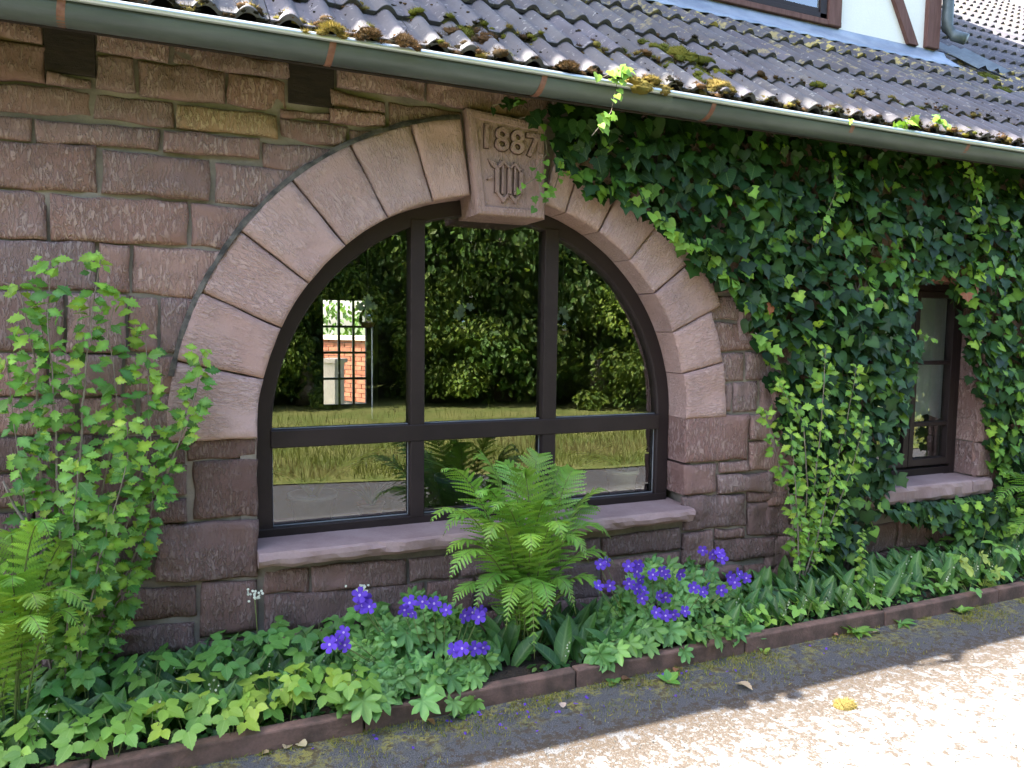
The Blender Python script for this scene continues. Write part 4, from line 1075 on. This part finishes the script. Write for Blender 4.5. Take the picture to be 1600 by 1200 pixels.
stemsR = [([(1250, 905), (1262, 760), (1255, 660), (1215, 598)], -.16, -.22, .009), ([(1255, 905), (1275, 740), (1285, 640), (1290, 545)], -.18, -.26, .010),
          ([(1258, 905), (1290, 780), (1320, 680), (1338, 575)], -.16, -.2, .008), ([(1245, 905), (1235, 780), (1210, 700), (1195, 640)], -.16, -.2, .007), ([(1260, 905), (1310, 790), (1335, 720), (1350, 660)], -.18, -.24, .007),
          ([(1250, 905), (1245, 800), (1240, 720), (1235, 670)], -.24, -.3, .007), ([(1256, 905), (1280, 830), (1295, 760), (1300, 720)], -.24, -.3, .006)]
nR = shrub('shrub', rb, stemsR, 'bright yellow-green shrub in front of the ivy beside the arch', [(.17, .32, .04), (.20, .36, .045), (.13, .27, .04)], [(.32, .47, .06), (.28, .43, .055)], .056, 33)
dead = tube('twig', [wp(5, 752, -.2), wp(22, 790, -.2), wp(55, 840, -.18), wp(62, 940, -.16), wp(60, 1090, -.14)], [.004, .005, .006, .008, .010], MT['bark'])
tag(dead, 'bare pale twig leaning at the left edge of the picture', 'twig')

# ------------------------------------------------------------------ ferns
PINNA_N = 9
def frond_mesh(B, tip, lift, Wd, col, seed, twist=0.0, pairs=29):
    random.seed(seed); B = np.array(B, float); tip = np.array(tip, float); C1 = B+(tip-B)*.22+np.array([0, 0, lift]); C2 = B+(tip-B)*.75+np.array([0, 0, lift*.8])
    bz = lambda t: B*(1-t)**3+3*C1*t*(1-t)**2+3*C2*t*t*(1-t)+tip*t**3
    h = tip-B; h[2] = 0; h = h/(np.linalg.norm(h)+1e-6); side0 = np.array([-h[1], h[0], 0])
    if side0[0] < 0: side0 = -side0
    side0 = side0*math.cos(twist)+np.array([1, 0, 0])*math.sin(twist)
    V, F, C = [], [], []
    def tri(a, b, c, cc):
        k = len(V); V.extend((a, b, c)); F.append((k, k+1, k+2)); C.extend((cc, cc, cc))
    N = pairs; pts = [bz(.05+.95*i/N) for i in range(N+1)]
    for i in range(N):
        s_ = (i+.5)/N; p = pts[i]; t = pts[i+1]-pts[i]; t /= np.linalg.norm(t)
        sd = side0-t*(side0@t); sd /= np.linalg.norm(sd); nr = np.cross(sd, t)
        if nr[2] < 0: nr = -nr
        L = Wd*min(1, (s_/.34)**.85+.12)*min(1.0, ((1-s_)/.42)**.75)*random.uniform(.92, 1.08)
        for sg in (-1, 1):
            up = random.uniform(.28, .5)+.5*s_**3; d = sd*sg*math.cos(up)+t*math.sin(up); d = d+nr*random.uniform(-.12, .16); d /= np.linalg.norm(d)
            cr = np.cross(nr, d); cc = np.array(gcol(col, .14, .08)); n = PINNA_N; bw = min(.0115, L*.15)
            droop = random.uniform(.05, .28)*L
            ax = [p+d*L*k/n-nr*droop*(k/n)**2 for k in range(n+1)]
            for k in range(n):
                w = bw*(1-k/n)**.6+.001; wv = cr*w
                for s2 in (-1, 1):
                    tipp = ax[k]+(ax[k+1]-ax[k])*.95+wv*s2
                    tri(ax[k], ax[k]+(ax[k+1]-ax[k])*.35+wv*s2*.92, tipp, cc); tri(ax[k], tipp, ax[k+1], cc)
    return np.array(V), np.array(F), np.array(C), [bz(i/14) for i in range(15)]
def fern(base, fronds, label, seed, col=(.20, .38, .06)):
    base = np.array(base, float); t = tag(empty('fern', tuple(base)), label, 'fern')
    for i, (px, py, Y, lift, Wd) in enumerate(fronds):
        tip = wp(px, py, Y); random.seed(seed*100+i); cc = gcol(col, .18, .1)
        V, F, C, rc = frond_mesh(base+np.array([random.uniform(-.05, .05), random.uniform(-.04, .04), 0]), tip, lift, Wd, cc, seed*50+i, random.uniform(.2, .7))
        fr = link('frond', tri_mesh('frond', V-base, F, C, False), t, MT['leaf_m'])
        Vt, Ft = tube_vf([r-base for r in rc], [.005*(1-.8*k/15) for k in range(15)], 5); link('stalk', mesh('stalk', Vt, Ft, True), fr, MT['rachis'])
fern((1.50, -.28, .05), [(688, 738, -.38, .42, .11), (735, 722, -.20, .50, .115), (782, 735, -.12, .48, .115), (845, 716, -.12, .45, .12), (905, 742, -.20, .44, .115), (880, 735, -.08, .42, .11),
    (672, 818, -.55, .45, .11), (692, 838, -.30, .52, .11), (950, 768, -.30, .36, .105), (955, 842, -.42, .42, .11), (938, 800, -.2, .40, .11), (702, 908, -.55, .45, .10), (835, 1030, -.58, .56, .09),
    (800, 800, -.55, .40, .115), (860, 790, -.52, .38, .115), (920, 880, -.58, .48, .10), (760, 860, -.62, .50, .10), (880, 850, -.66, .48, .10), (745, 780, -.45, .45, .11), (815, 745, -.3, .44, .115), (900, 960, -.5, .40, .08), (740, 960, -.52, .42, .085), (695, 870, -.42, .40, .10), (962, 885, -.36, .38, .095), (945, 935, -.46, .34, .085), (705, 948, -.44, .32, .085), (770, 800, -.60, .42, .105), (830, 870, -.68, .44, .10), (790, 985, -.62, .40, .075), (860, 975, -.62, .40, .075)],
     'large bright green fern rising in front of the arched window', 3)
fern((-.66, -.28, .05), [(18, 838, -.32, .35, .10), (-30, 870, -.3, .35, .10), (80, 850, -.40, .55, .085), (135, 872, -.32, .50, .07), (150, 978, -.45, .50, .075), (60, 960, -.5, .40, .10), (-40, 960, -.5, .40, .10), (20, 920, -.42, .38, .10), (130, 1000, -.34, .42, .06), (70, 1010, -.55, .40, .08), (-10, 1010, -.6, .35, .09)],
     'bright fern with narrow fronds at the bottom left corner', 4, (.26, .44, .07))
fern((5.72, -.22, .05), [(1565, 742, -.28, .30, .10), (1590, 770, -.4, .3, .10), (1552, 790, -.38, .42, .09), (1610, 800, -.4, .3, .1), (1640, 740, -.2, .3, .1), (1580, 850, -.45, .38, .08)],
     'fern at the right edge beside the small window', 6, (.17, .34, .055))

# ------------------------------------------------------------------ hardy geraniums
PALM_ME = tri_mesh('leaf', PALM_V, PALM_F); PALM_ME.materials.append(MT['leaf_o'])
fo_ = []
for i in range(40):
    a = 2*PI*i/40; r = .42+.58*abs(math.cos(2.5*a))**.45*(1-.10*(math.cos(5*a) > .93)); fo_.append((r*math.sin(a), r*math.cos(a)))
FV, FF = fan(fo_, (0, 0, 0), lambda x, y: .28*math.hypot(x, y)-.12+.05*math.cos(5*math.atan2(x, y)))
FLOW_ME = tri_mesh('flower', FV, FF); FLOW_ME.materials.append(MT['petal'])
EYE_ME = tri_mesh('flower_eye', *fan([(.16*math.sin(2*PI*i/10), .16*math.cos(2*PI*i/10)) for i in range(10)], (0, 0, .0), lambda x, y: .02-.3*math.hypot(x, y)*0)); EYE_ME.materials.append(MT['petal'])
def geranium(base, box_px, flowers, label, seed, nleaf=75):
    random.seed(seed); base = np.array(base, float); t = tag(empty('geranium', tuple(base)), label, 'flowering plant')
    x0, y0, x1, y1 = box_px
    for i in range(nleaf):
        u, v = random.random(), random.random()**.62
        px = x0+(x1-x0)*u; e = 1-abs(2*u-1)**2.2; py = y1-(y1-y0)*v*(.35+.65*e); Y = -.26-.46*(1-v)*(.6+.4*random.random())
        p = wp(px, py, Y)
        p[2] = max(p[2], .10+.05*random.random() if Y > -.62 else .03+.05*random.random())
        nrm = (random.gauss(0, .35)+(u-.5)*.5, -.9+random.gauss(0, .25), .6+random.gauss(0, .25)); col = gcol(random.choice([(.15, .30, .08), (.18, .36, .095), (.23, .42, .11), (.10, .23, .06)]), .2, .1)
        sz = random.uniform(.10, .15); M = frame_m(nrm, (random.gauss(0, .5), -.6, -.8), sz); q = p-M[:, 1]*.3
        o = link('leaf', PALM_ME, t, None, None, col); o.matrix_basis = to_m4(M, q-base)
        if i % 4 == 0:
            b = base+np.array([(p[0]-base[0])*.3, (p[1]-base[1])*.3, 0]); tube('stalk', [b-base, (b+p)/2-base+np.array([0, 0, .04]), p-base], .0018, MT['rachis'], t, 4)
    for i, (px, py) in enumerate(flowers):
        v = (y1-py)/(y1-y0); Y = -.32-.36*(1-max(0, min(1, v)))-random.uniform(.03, .08); p = wp(px, py, Y)
        nrm = (random.gauss(-.1, .45), -1, random.gauss(.35, .35)); k = random.uniform(.85, 1.2)
        o = link('flower', FLOW_ME, t, None, None, (.135*k, .06*k, .52*k)); M = frame_m(nrm, (0, 0, -1), random.uniform(.029, .037), random.uniform(0, 6)); o.matrix_basis = to_m4(M, p-base)
        c = link('flower_eye', EYE_ME, o, None, (0, 0, .03), (.55, .42, .75))
        b = base+np.array([(p[0]-base[0])*.55, (p[1]-base[1])*.5, .1]); tube('flower_stalk', [b-base, p-base-np.array([0, -.01, .01])], .0016, MT['rachis'], t, 4)
FLl = [(525,1000),(537,988),(515,1007),(539,1008),(570,936),(577,948),(562,930),(566,946),(632,953),(645,958),(660,940),(678,943),(640,942),(697,953),(726,962),(738,957),(752,956),(748,964),(710,1015),(722,1013),(742,1013),(755,1012)]
FLr = [(938,882),(947,878),(935,915),(953,915),(982,885),(995,893),(998,882),(983,912),(995,920),(1003,935),(1006,922),(1000,906),(1020,898),(1040,897),(1034,892),(1063,897),(1029,930),(1040,933),(1025,957),(1040,962),(1052,960),(1070,955),(1084,918),(1098,925),(1104,917),(1127,922),(1098,860),(1113,866),(1124,864),(1128,872),(1141,902),(1155,897),(1148,910),(1166,903)]
geranium((1.02, -.36, .05), (530, 930, 770, 1108), FLl, 'purple-flowered geranium clump left of the big fern', 41, 165)
geranium((2.22, -.36, .05), (930, 870, 1175, 1048), FLr, 'purple-flowered geranium clump right of the big fern', 42, 190)

# ------------------------------------------------------------------ ground cover plants as individuals
LILY_ME = tri_mesh('leaf', LILY_V, LILY_F); LILY_ME.materials.append(MT['leaf_o'])
def lily(x, y, label, group, sc=1.0):
    t = tag(empty('lily_of_the_valley', (x, y, .05)), label, 'plant', group); k = random.choice((2, 2, 3))
    a0 = random.uniform(0, 6)
    for i in range(k):
        a = a0+i*2*PI/k+random.uniform(-.4, .4); lean = random.uniform(.04, .34)
        up = np.array([math.cos(a)*lean, math.sin(a)*lean-.12, 1]); nrm = np.array([-math.cos(a)*.9+random.gauss(0, .25), -.6-.5*math.sin(a)*.0, lean+.2])
        o = link('leaf', LILY_ME, t, None, None, gcol(random.choice([(.04, .115, .028), (.06, .155, .034), (.08, .19, .04)]), .22, .1))
        o.matrix_basis = to_m4(frame_m(nrm, up, sc*random.uniform(.17, .25)), (math.cos(a)*.012, math.sin(a)*.012, 0))
    if random.random() < .22:
        pts = [(0, 0, 0), (.01, -.01, .1), (.03, -.03, .17)]; tube('flower_stalk', pts, .0013, MT['rachis'], t, 4)
        for i in range(5):
            o = link('flower', EYE_ME, t, None, None, (.66, .68, .48)); o.matrix_basis = to_m4(frame_m((random.gauss(0, .5), -1, .2), (0, 0, -1), random.uniform(.018, .034)), (.005+.005*i+random.gauss(0, .005), -.02-.004*i, .08+.018*i+random.gauss(0, .004)))
random.seed(51)
def scatter(n, x0, x1, y0, y1, mind):
    pts = []; tries = 0
    while len(pts) < n and tries < n*40:
        tries += 1; p = (random.uniform(x0, x1), random.uniform(y0, y1))
        if all((p[0]-q[0])**2+(p[1]-q[1])**2 > mind*mind for q in pts): pts.append(p)
    return pts
for x, y in scatter(120, -.95, .8, -.50, -.07, .05): lily(x, y, 'dark lily of the valley plant with broad upright leaves in the left of the bed', 'lily of the valley in the left of the bed', 1.0 if y > -.3 else .85)
for x, y in scatter(30, 1.2, 2.0, -.54, -.12, .065): lily(x, y, 'lily of the valley plant with broad leaves between the fern and the geraniums', 'lily of the valley around the big fern')
for x, y in scatter(150, 2.45, 5.5, -.52, -.07, .05): lily(x, y, 'lily of the valley plant with small white bells in the right of the bed', 'lily of the valley in the right of the bed', .9)
ug = Cloud()
for i in range(5200):
    x = random.uniform(-1.1, 6.2); y = random.uniform(-.57, -.03); sz = random.uniform(.025, .05); a = random.uniform(0, 6)
    if .72 < x < 1.38 or 1.95 < x < 2.75: continue
    ug.add(OVATE_V, OVATE_F, frame_m((math.cos(a)*.5, math.sin(a)*.5-.3, 1), (math.cos(a), math.sin(a), random.uniform(-.2, .5)), sz), (x, y, .052+random.random()**2*.05), np.array(gcol(random.choice([(.03, .085, .022), (.05, .13, .03), (.09, .19, .04)]), .3)))
tag(ug.build('undergrowth', MT['leaf_m']), 'low mixed green undergrowth covering the soil of the bed', 'undergrowth', kind='stuff')
OV_ME = tri_mesh('leaflet', OVATE_V, OVATE_F); OV_ME.materials.append(MT['leaf_o'])
# a ground elder leaf: three leaflets on one stalk, as one mesh
def trifol():
    c = Cloud()
    for a, sc in ((-1.25, .8), (0, 1.0), (1.25, .8)):
        R = np.array([(math.cos(a), -math.sin(a), 0), (math.sin(a), math.cos(a), 0), (0, 0, 1)]).T
        c.add(OVATE_V*sc, OVATE_F, R, R@np.array([0, .1, 0]), (1, 1, 1))
    return tri_mesh('leaf', np.concatenate(c.V), np.concatenate(c.F))
TRI_ME = trifol(); TRI_ME.materials.append(MT['leaf_o'])
def elder(x, y, h, label, group, cols, sc=1.0, k=None):
    t = tag(empty('ground_elder', (x, y, .05)), label, 'plant', group)
    for i in range(k or random.choice((3, 4, 5))):
        a = random.uniform(0, 2*PI); r = random.uniform(.02, .085); hh = h*random.uniform(.6, 1.1); p = np.array([math.cos(a)*r, math.sin(a)*r, hh])
        nrm = (math.cos(a)*.35+random.gauss(0, .2), math.sin(a)*.35-.35, 1); o = link('leaf', TRI_ME, t, None, None, gcol(random.choice(cols), .2, .12))
        o.matrix_basis = to_m4(frame_m(nrm, (math.cos(a), math.sin(a)-.35, -.25), sc*random.uniform(.055, .08)), p); tube('stalk', [(0, 0, 0), (p[0]*.5, p[1]*.5, hh*.6), tuple(p)], .0014, MT['rachis'], t, 4)
EL = [(.18, .35, .06), (.23, .41, .065), (.15, .30, .055)]; EB = [(.33, .47, .07), (.29, .44, .065)]
random.seed(52)
for x, y in scatter(44, -.9, .70, -.585, -.33, .065): elder(x, y, random.uniform(.10, .17), 'light green ground elder with three-part leaves along the left kerb', 'ground elder along the left kerb', EL+(EB if x > -.2 else []))
for x, y in scatter(16, -.6, .8, -.30, -.05, .1): elder(x, y, random.uniform(.16, .24), 'ground elder standing among the dark leaves below the left wall', 'ground elder at the foot of the left wall', [(.09, .22, .045), (.12, .26, .05)])
for x, y in scatter(22, 2.5, 4.9, -.585, -.40, .12): elder(x, y, random.uniform(.08, .13), 'small ground elder along the right kerb', 'ground elder along the right kerb', EL, .9)
for x, y in scatter(14, 4.3, 6.2, -.45, -.08, .15): elder(x, y, random.uniform(.12, .3), 'loose light weed below the small window', 'weeds below the small window', EL)
ub = gp(400, 985, .05)
def umbel(px, py, top, label):
    p = wp(px, py, -.12); t = tag(empty('flowering_weed', (p[0], -.12, .05)), label, 'plant'); h = wp(px, top, -.14)[2]-.05
    tube('stalk', [(0, 0, 0), (.01, -.01, h*.6), (.0, -.02, h)], .002, MT['rachis'], t, 4)
    for i in range(22):
        o = link('flower', EYE_ME, t, None, None, (.72, .74, .6)); o.matrix_basis = to_m4(frame_m((random.gauss(0, .5), -1, .8), (0, 0, -1), .035), (random.gauss(0, .02), -.02+random.gauss(0, .015), h+random.gauss(0, .014)))
    for i in range(4):
        a = random.uniform(0, 6); o = link('leaf', TRI_ME, t, None, None, gcol((.12, .27, .05))); o.matrix_basis = to_m4(frame_m((math.cos(a)*.3, -.5, 1), (math.cos(a), -.3, -.2), .06), (math.cos(a)*.03, -.02, h*random.uniform(.3, .75)))
umbel(398, 985, 930, 'slim white-flowered weed against the wall left of the sill'); umbel(563, 990, 918, 'white flower head rising behind the left geranium'); umbel(270, 1080, 1045, 'small white-flowered weed in the left ground cover')
umbel(985, 960, 905, 'tiny white weed flower inside the right geranium')
# yellowing maple seedling, tall weed
mb = wp(1525, 915, -.47); mb = np.array([mb[0], -.47, .05])
mt_ = tag(empty('maple_seedling', tuple(mb)), 'yellow-green maple seedling at the right end of the bed', 'seedling')
for px, py, sz in ((1505, 880, .16), (1535, 868, .12), (1540, 908, .15), (1556, 892, .11)):
    p = wp(px, py, -.50)-mb; o = link('leaf', PALM_ME, mt_, None, None, gcol((.40, .44, .08), .1)); M = frame_m((random.gauss(0, .3), -.8, .7), (random.gauss(0, .6), -.4, -1), sz); o.matrix_basis = to_m4(M, p-M[:, 1]*.3)
    tube('stalk', [(0, 0, 0), tuple(p)], .002, MT['rachis'], mt_, 4)
wd = tag(empty('tall_weed', tuple(wp(1345, 900, -.34)[:2])+(.05,)), 'feathery yellow-green weed rising in front of the ivy foot', 'weed')
for i in range(46):
    f = i/46; z = .05+.36*f; a = i*2.4; o = link('leaf', OV_ME, wd, None, None, gcol((.22, .36, .06))); o.matrix_basis = to_m4(frame_m((math.cos(a)*.4, -.4, .9), (math.cos(a), math.sin(a), .15), .055*(1.1-.6*f)), (random.gauss(0, .006), random.gauss(0, .006), z))
tube('stalk', [(0, 0, 0), (0, 0, .42)], .002, MT['rachis'], wd, 4)
# rosettes rooted in the joint between kerb and drive
random.seed(61)
for px, py, n, sz, col, lab in ((1330, 985, 9, .11, (.15, .29, .05), 'leafy dandelion rosette at the foot of the kerb'), (1300, 975, 7, .09, (.17, .31, .05), 'smaller rosette beside the dandelion at the kerb'), (1390, 968, 7, .09, (.12, .25, .05), 'dark-leaved weed at the kerb right of the dandelion'),
                                (1045, 1065, 5, .06, (.12, .29, .05), 'lobed green seedling on the asphalt edge'), (703, 1098, 8, .05, (.13, .25, .05), 'upright sprig growing against the kerb joint'), (1470, 945, 8, .07, (.17, .30, .05), 'loose weed at the kerb near the right corner'), (940, 1052, 5, .04, (.13, .26, .05), 'tiny seedling at the kerb below the fern'), (1185, 1015, 3, .04, (.2, .32, .06), 'single pale sprout in the kerb moss')):
    p = gp(px, py, 0.0); y = min(p[1], -.64); t = tag(empty('kerb_weed', (p[0], y, 0.002)), lab, 'weed', 'weeds rooted along the kerb')
    for i in range(n):
        a = 2*PI*i/n+random.uniform(-.3, .3); o = link('leaf', LILY_ME if sz > .08 else OV_ME, t, None, None, gcol(col)); up = random.uniform(.25, .9)
        o.matrix_basis = to_m4(frame_m((-math.cos(a)*up, -math.sin(a)*up-.2, 1), (math.cos(a), math.sin(a), up), sz*random.uniform(.7, 1.1)), (math.cos(a)*.006, math.sin(a)*.006, 0))

# ------------------------------------------------------------------ moss on the roof
random.seed(71)
def ico():
    t = (1+5**.5)/2; V = np.array([(-1, t, 0), (1, t, 0), (-1, -t, 0), (1, -t, 0), (0, -1, t), (0, 1, t), (0, -1, -t), (0, 1, -t), (t, 0, -1), (t, 0, 1), (-t, 0, -1), (-t, 0, 1)], float); V /= np.linalg.norm(V[0])
    F = [(0,11,5),(0,5,1),(0,1,7),(0,7,10),(0,10,11),(1,5,9),(5,11,4),(11,10,2),(10,7,6),(7,1,8),(3,9,4),(3,4,2),(3,2,6),(3,6,8),(3,8,9),(4,9,5),(2,4,11),(6,2,10),(8,6,7),(9,8,1)]
    return V, F
def subdiv(V, F):
    V = list(map(tuple, V)); cache = {}; G = []
    def mid(a, b):
        k = (min(a, b), max(a, b))
        if k not in cache:
            p = (np.array(V[a])+np.array(V[b]))/2; V.append(tuple(p/np.linalg.norm(p))); cache[k] = len(V)-1
        return cache[k]
    for a, b, c in F:
        ab, bc, ca = mid(a, b), mid(b, c), mid(c, a); G += [(a, ab, ca), (b, bc, ab), (c, ca, bc), (ab, bc, ca)]
    return np.array(V), G
ICO0, IF0 = ico(); ICO1, IF1 = subdiv(ICO0, IF0); ICO2, IF2 = subdiv(ICO1, IF1); IF1 = np.array(IF1); IF2 = np.array(IF2)
MC = {'brown': [(.085, .05, .028), (.12, .07, .035), (.06, .04, .022)], 'dark': [(.020, .018, .012), (.03, .024, .014)], 'green': [(.13, .13, .025), (.17, .16, .03), (.09, .10, .02)], 'gold': [(.25, .19, .05), (.20, .15, .05)]}
def cushion(c, x, s_, r, kind, hgt=.6, blades=60, detail=2):
    n0 = tile_profile(x)+.034*(1-((s_-SROWS[1]) % GAUGE)/(GAUGE+.07))-.25*r*hgt; T = roof_pt(x, s_, n0); sd = random.uniform(0, 50)
    V, F = (ICO2, IF2) if detail == 2 else (ICO1, IF1); W = V.copy()
    for i, v in enumerate(V): W[i] = v*(1+.45*noise.fractal(tuple(v*1.7+sd), 1.0, 2.0, 3))
    W *= np.array([r, r*.8, r*hgt]); col = np.array(gcol(random.choice(MC[kind]), .2, .1))
    c.add(W, F, RM, T, col*.8)
    for i in range(blades):
        j = random.randrange(len(V)); d = V[j]
        if d[2] < -.1: continue
        c.add(GRASS_V*np.array([1.6, 1, 1]), GRASS_F, RM@frame_m(np.cross(d, (random.gauss(0, 1), random.gauss(0, 1), random.gauss(0, 1)))+1e-4, d+np.random.default_rng(i).normal(size=3)*.35, random.uniform(.008, .018)), T+RM@(W[j]*.95), np.array(gcol(random.choice(MC[kind]), .35, .15)))
big_c = [(1000, 128, .10, 'gold', 'golden sunlit moss cushion on the eave beside the ivy tendril'), (1065, 90, .12, 'green', 'big green moss cushion on the tiles right of the ivy tendril'), (1100, 112, .11, 'green', 'green moss cushion below the biggest one on the tiles'), (1125, 138, .10, 'gold', 'yellow moss cushion on the eave tiles right of the tendril'), (1040, 78, .09, 'green', 'small green moss cushion above the big one'), (745, 55, .10, 'brown', 'olive brown moss cushion on the tile step above the bracket'), (720, 46, .08, 'green', 'olive moss cushion left of the brown one on the tile step'), (578, 60, .05, 'brown', 'round brown moss tuft on the eave tile left'), (632, 72, .05, 'brown', 'second round brown moss tuft along the left eave'), (520, 52, .05, 'gold', 'yellow moss tuft on the leftmost visible eave tiles'), (1540, 122, .10, 'green', 'green moss strip on the tiles below the downpipe'), (1570, 140, .10, 'green', 'green moss further right on the tiles near the picture edge'), (890, 108, .05, 'brown', 'brown moss tuft at the eave left of the ivy tendril')]
def roof_hit(px, py):
    d = ray(px, py); t = (EN@(EAVE+EN*.04-CAM))/(EN@d); q = CAM+d*t; return q[0], (q-EAVE)@ES
for px, py, r, kind, lab in big_c:
    x, s_ = roof_hit(px, py); c = Cloud(); cushion(c, x, s_, r*.75, kind, .36, 1500)
    for _ in range(9): cushion(c, x+random.gauss(0, r*.75), s_+random.gauss(0, r*.45), r*random.uniform(.2, .5), kind, .42, 260)
    o = c.build('moss_cushion', MT['moss']); tag(o, lab, 'moss', 'moss cushions on the roof')
sm_ = Cloud()
for i in range(420):                           # tufts in the tile steps and along the eave
    x = random.uniform(-.3, 7); row = random.choice((0, 0, 0, 1, 1, 1, 2)); s_ = SROWS[row]+(.02 if row == 0 else -.012)+random.uniform(-.02, .03)
    if noise.noise((x*.9, row*3., 0)) < (-.35 if row < 2 else .15): continue
    r0 = random.uniform(.014, .036); kd = random.choice(('brown', 'brown', 'dark', 'dark', 'gold', 'green'))
    for _ in range(3): cushion(sm_, x+random.gauss(0, r0), s_+random.gauss(0, r0*.5), r0*random.uniform(.4, .9), kd, .5, 70, 1)
for i in range(2600):                          # crumbs of dark moss
    x = random.uniform(-.4, 7); s_ = abs(random.gauss(0, .33))-.03
    if noise.noise((x*3, s_*6, 1)) < .0: continue
    cushion(sm_, x, s_, random.uniform(.004, .014), random.choice(('dark', 'dark', 'brown')), .35, 2, 1)
for i in range(420):                           # black growth in the channels of the eave tiles
    x = random.uniform(-.4, 7); cushion(sm_, x, SROWS[0]+random.uniform(-.004, .012), random.uniform(.006, .014), random.choice(('dark', 'dark', 'brown')), .6, 14, 1)
tag(sm_.build('moss', MT['moss']), 'scattered brown and black moss tufts along the tile edges', 'moss', kind='stuff')

# ------------------------------------------------------------------ moss, grit and litter on the drive
random.seed(81)
km = Cloud()
for i in range(16000):
    x = random.uniform(-.6, 5.6); y = -.615-abs(random.gauss(0, .13)); w = noise.noise((x*2.3, y*5, 0))+.6*noise.noise((x*8, y*8, 3))
    if w < -.05 or y < -1.02: continue
    col = np.array(gcol(random.choice([(.24, .235, .04), (.18, .19, .035), (.32, .29, .06), (.12, .13, .03)]), .3, .15))
    km.add(GRASS_V*np.array([2.2, 1, 1]), GRASS_F, frame_m((random.gauss(0, 1), random.gauss(0, 1), .3), (random.gauss(0, .6), random.gauss(0, .6), 1), random.uniform(.008, .022)), (x, y, .001), col)
tag(km.build('kerb_moss', MT['moss'], None, False), 'thin yellow-green moss along the foot of the kerb', 'moss', kind='stuff')
gv = Cloud()
for i in range(6000):
    y = -.64-random.random()**1.5*1.6; x = random.uniform(-.6, 6); g = random.uniform(.05, .20); r = random.uniform(.0015, .0045)
    gv.add(ICO0*np.array([r, r, r*.6]), np.array(IF0), np.eye(3), (x, y, r*.3), (g, g*.97, g*.94))
tag(gv.build('grit', MT['moss'], None, False), 'fine loose grit scattered on the asphalt drive', 'grit', kind='stuff')
DL_ME = tri_mesh('dry_leaf', OVATE_V*np.array([1, 1, 2.2]), OVATE_F); DL_ME.materials.append(MT['leaf_o'])
lit = [(1150, 1070, .09, (.55, .42, .30), 'long pale dry leaf on the asphalt right of the geranium'), (440, 1150, .06, (.50, .38, .24), 'pale dry leaf at the kerb corner bottom left'), (478, 1168, .06, (.55, .45, .28), 'cream dry leaf on the moss at the bottom'), (420, 1178, .05, (.5, .36, .2), 'tan dry leaf at the bottom edge of the drive'), (880, 1108, .045, (.6, .45, .4), 'small pinkish petal-like leaf on the drive'), (1290, 985, .05, (.45, .20, .14), 'reddish dry leaf leaning at the dandelion'), (1365, 990, .05, (.5, .36, .3), 'curled pale leaf right of the dandelion'), (970, 1062, .06, (.30, .14, .08), 'brown curled leaf under the right geranium edge'), (662, 1118, .05, (.36, .18, .08), 'orange brown leaf crumb below the kerb'), (1056, 1045, .05, (.3, .14, .08), 'brown leaf lying near the lobed seedling')]
for px, py, sz, col, lab in lit:
    p = gp(px, py, .004); o = link('dry_leaf', DL_ME, None, None, None, col); y = min(p[1], -.64); o.matrix_basis = to_m4(frame_m((random.gauss(0, .25), random.gauss(0, .25), 1), (random.gauss(0, 1), random.gauss(0, 1), 0), sz), (p[0], y, .012)); tag(o, lab, 'leaf', 'dry leaves on the drive')
pt = Cloud()
for i in range(60):
    x = random.gauss(1.5, .7); y = -.66-abs(random.gauss(0, .12)); pt.add(OVATE_V, OVATE_F, frame_m((random.gauss(0, .4), random.gauss(0, .4), 1), (random.gauss(0, 1), random.gauss(0, 1), 0), random.uniform(.012, .02)), (x, y, .006), (.12, .055, .42))
tag(pt.build('fallen_petals', MT['moss']), 'fallen purple geranium petals on the drive edge', 'petals', kind='stuff')
p = gp(1320, 1103, 0.0); c = Cloud(); c.add(ICO2*np.array([.055, .04, .024]), IF2, np.eye(3), (p[0], p[1], 0), (.17, .13, .045))
for i in range(500):
    d = np.array([random.gauss(0, 1), random.gauss(0, 1), abs(random.gauss(0, 1))]); d /= np.linalg.norm(d); q = d*np.array([.055, .04, .025])
    c.add(GRASS_V*np.array([1.6, 1, 1]), GRASS_F, frame_m(np.cross(d, np.random.default_rng(i).normal(size=3)), d, random.uniform(.01, .02)), np.array([p[0], p[1], 0])+q*.9, np.array(gcol((.24, .19, .06), .3)))
tag(c.build('moss_cushion', MT['moss'], None, False), 'lone yellow moss cushion lying on the sunlit drive', 'moss')
yg = Cloud()                                    # greenery beyond the far room window
for i in range(5000):
    yg.add(OVATE_Q_V, OVATE_Q_F, frame_m((random.gauss(-.5, .5), -1, random.gauss(.5, .5)), (random.gauss(0, .5), 0, -1), random.uniform(.08, .16)), (random.uniform(0.5, 6), 10.4+random.uniform(-.6, .6), random.uniform(.2, 5.0)), np.array((.12, .22, .04))*random.uniform(.5, 1.4))
tag(yg.build('hedge', MT['leaf_m'], None, False), 'bright hedge beyond the brick wall seen through the far window', 'hedge')
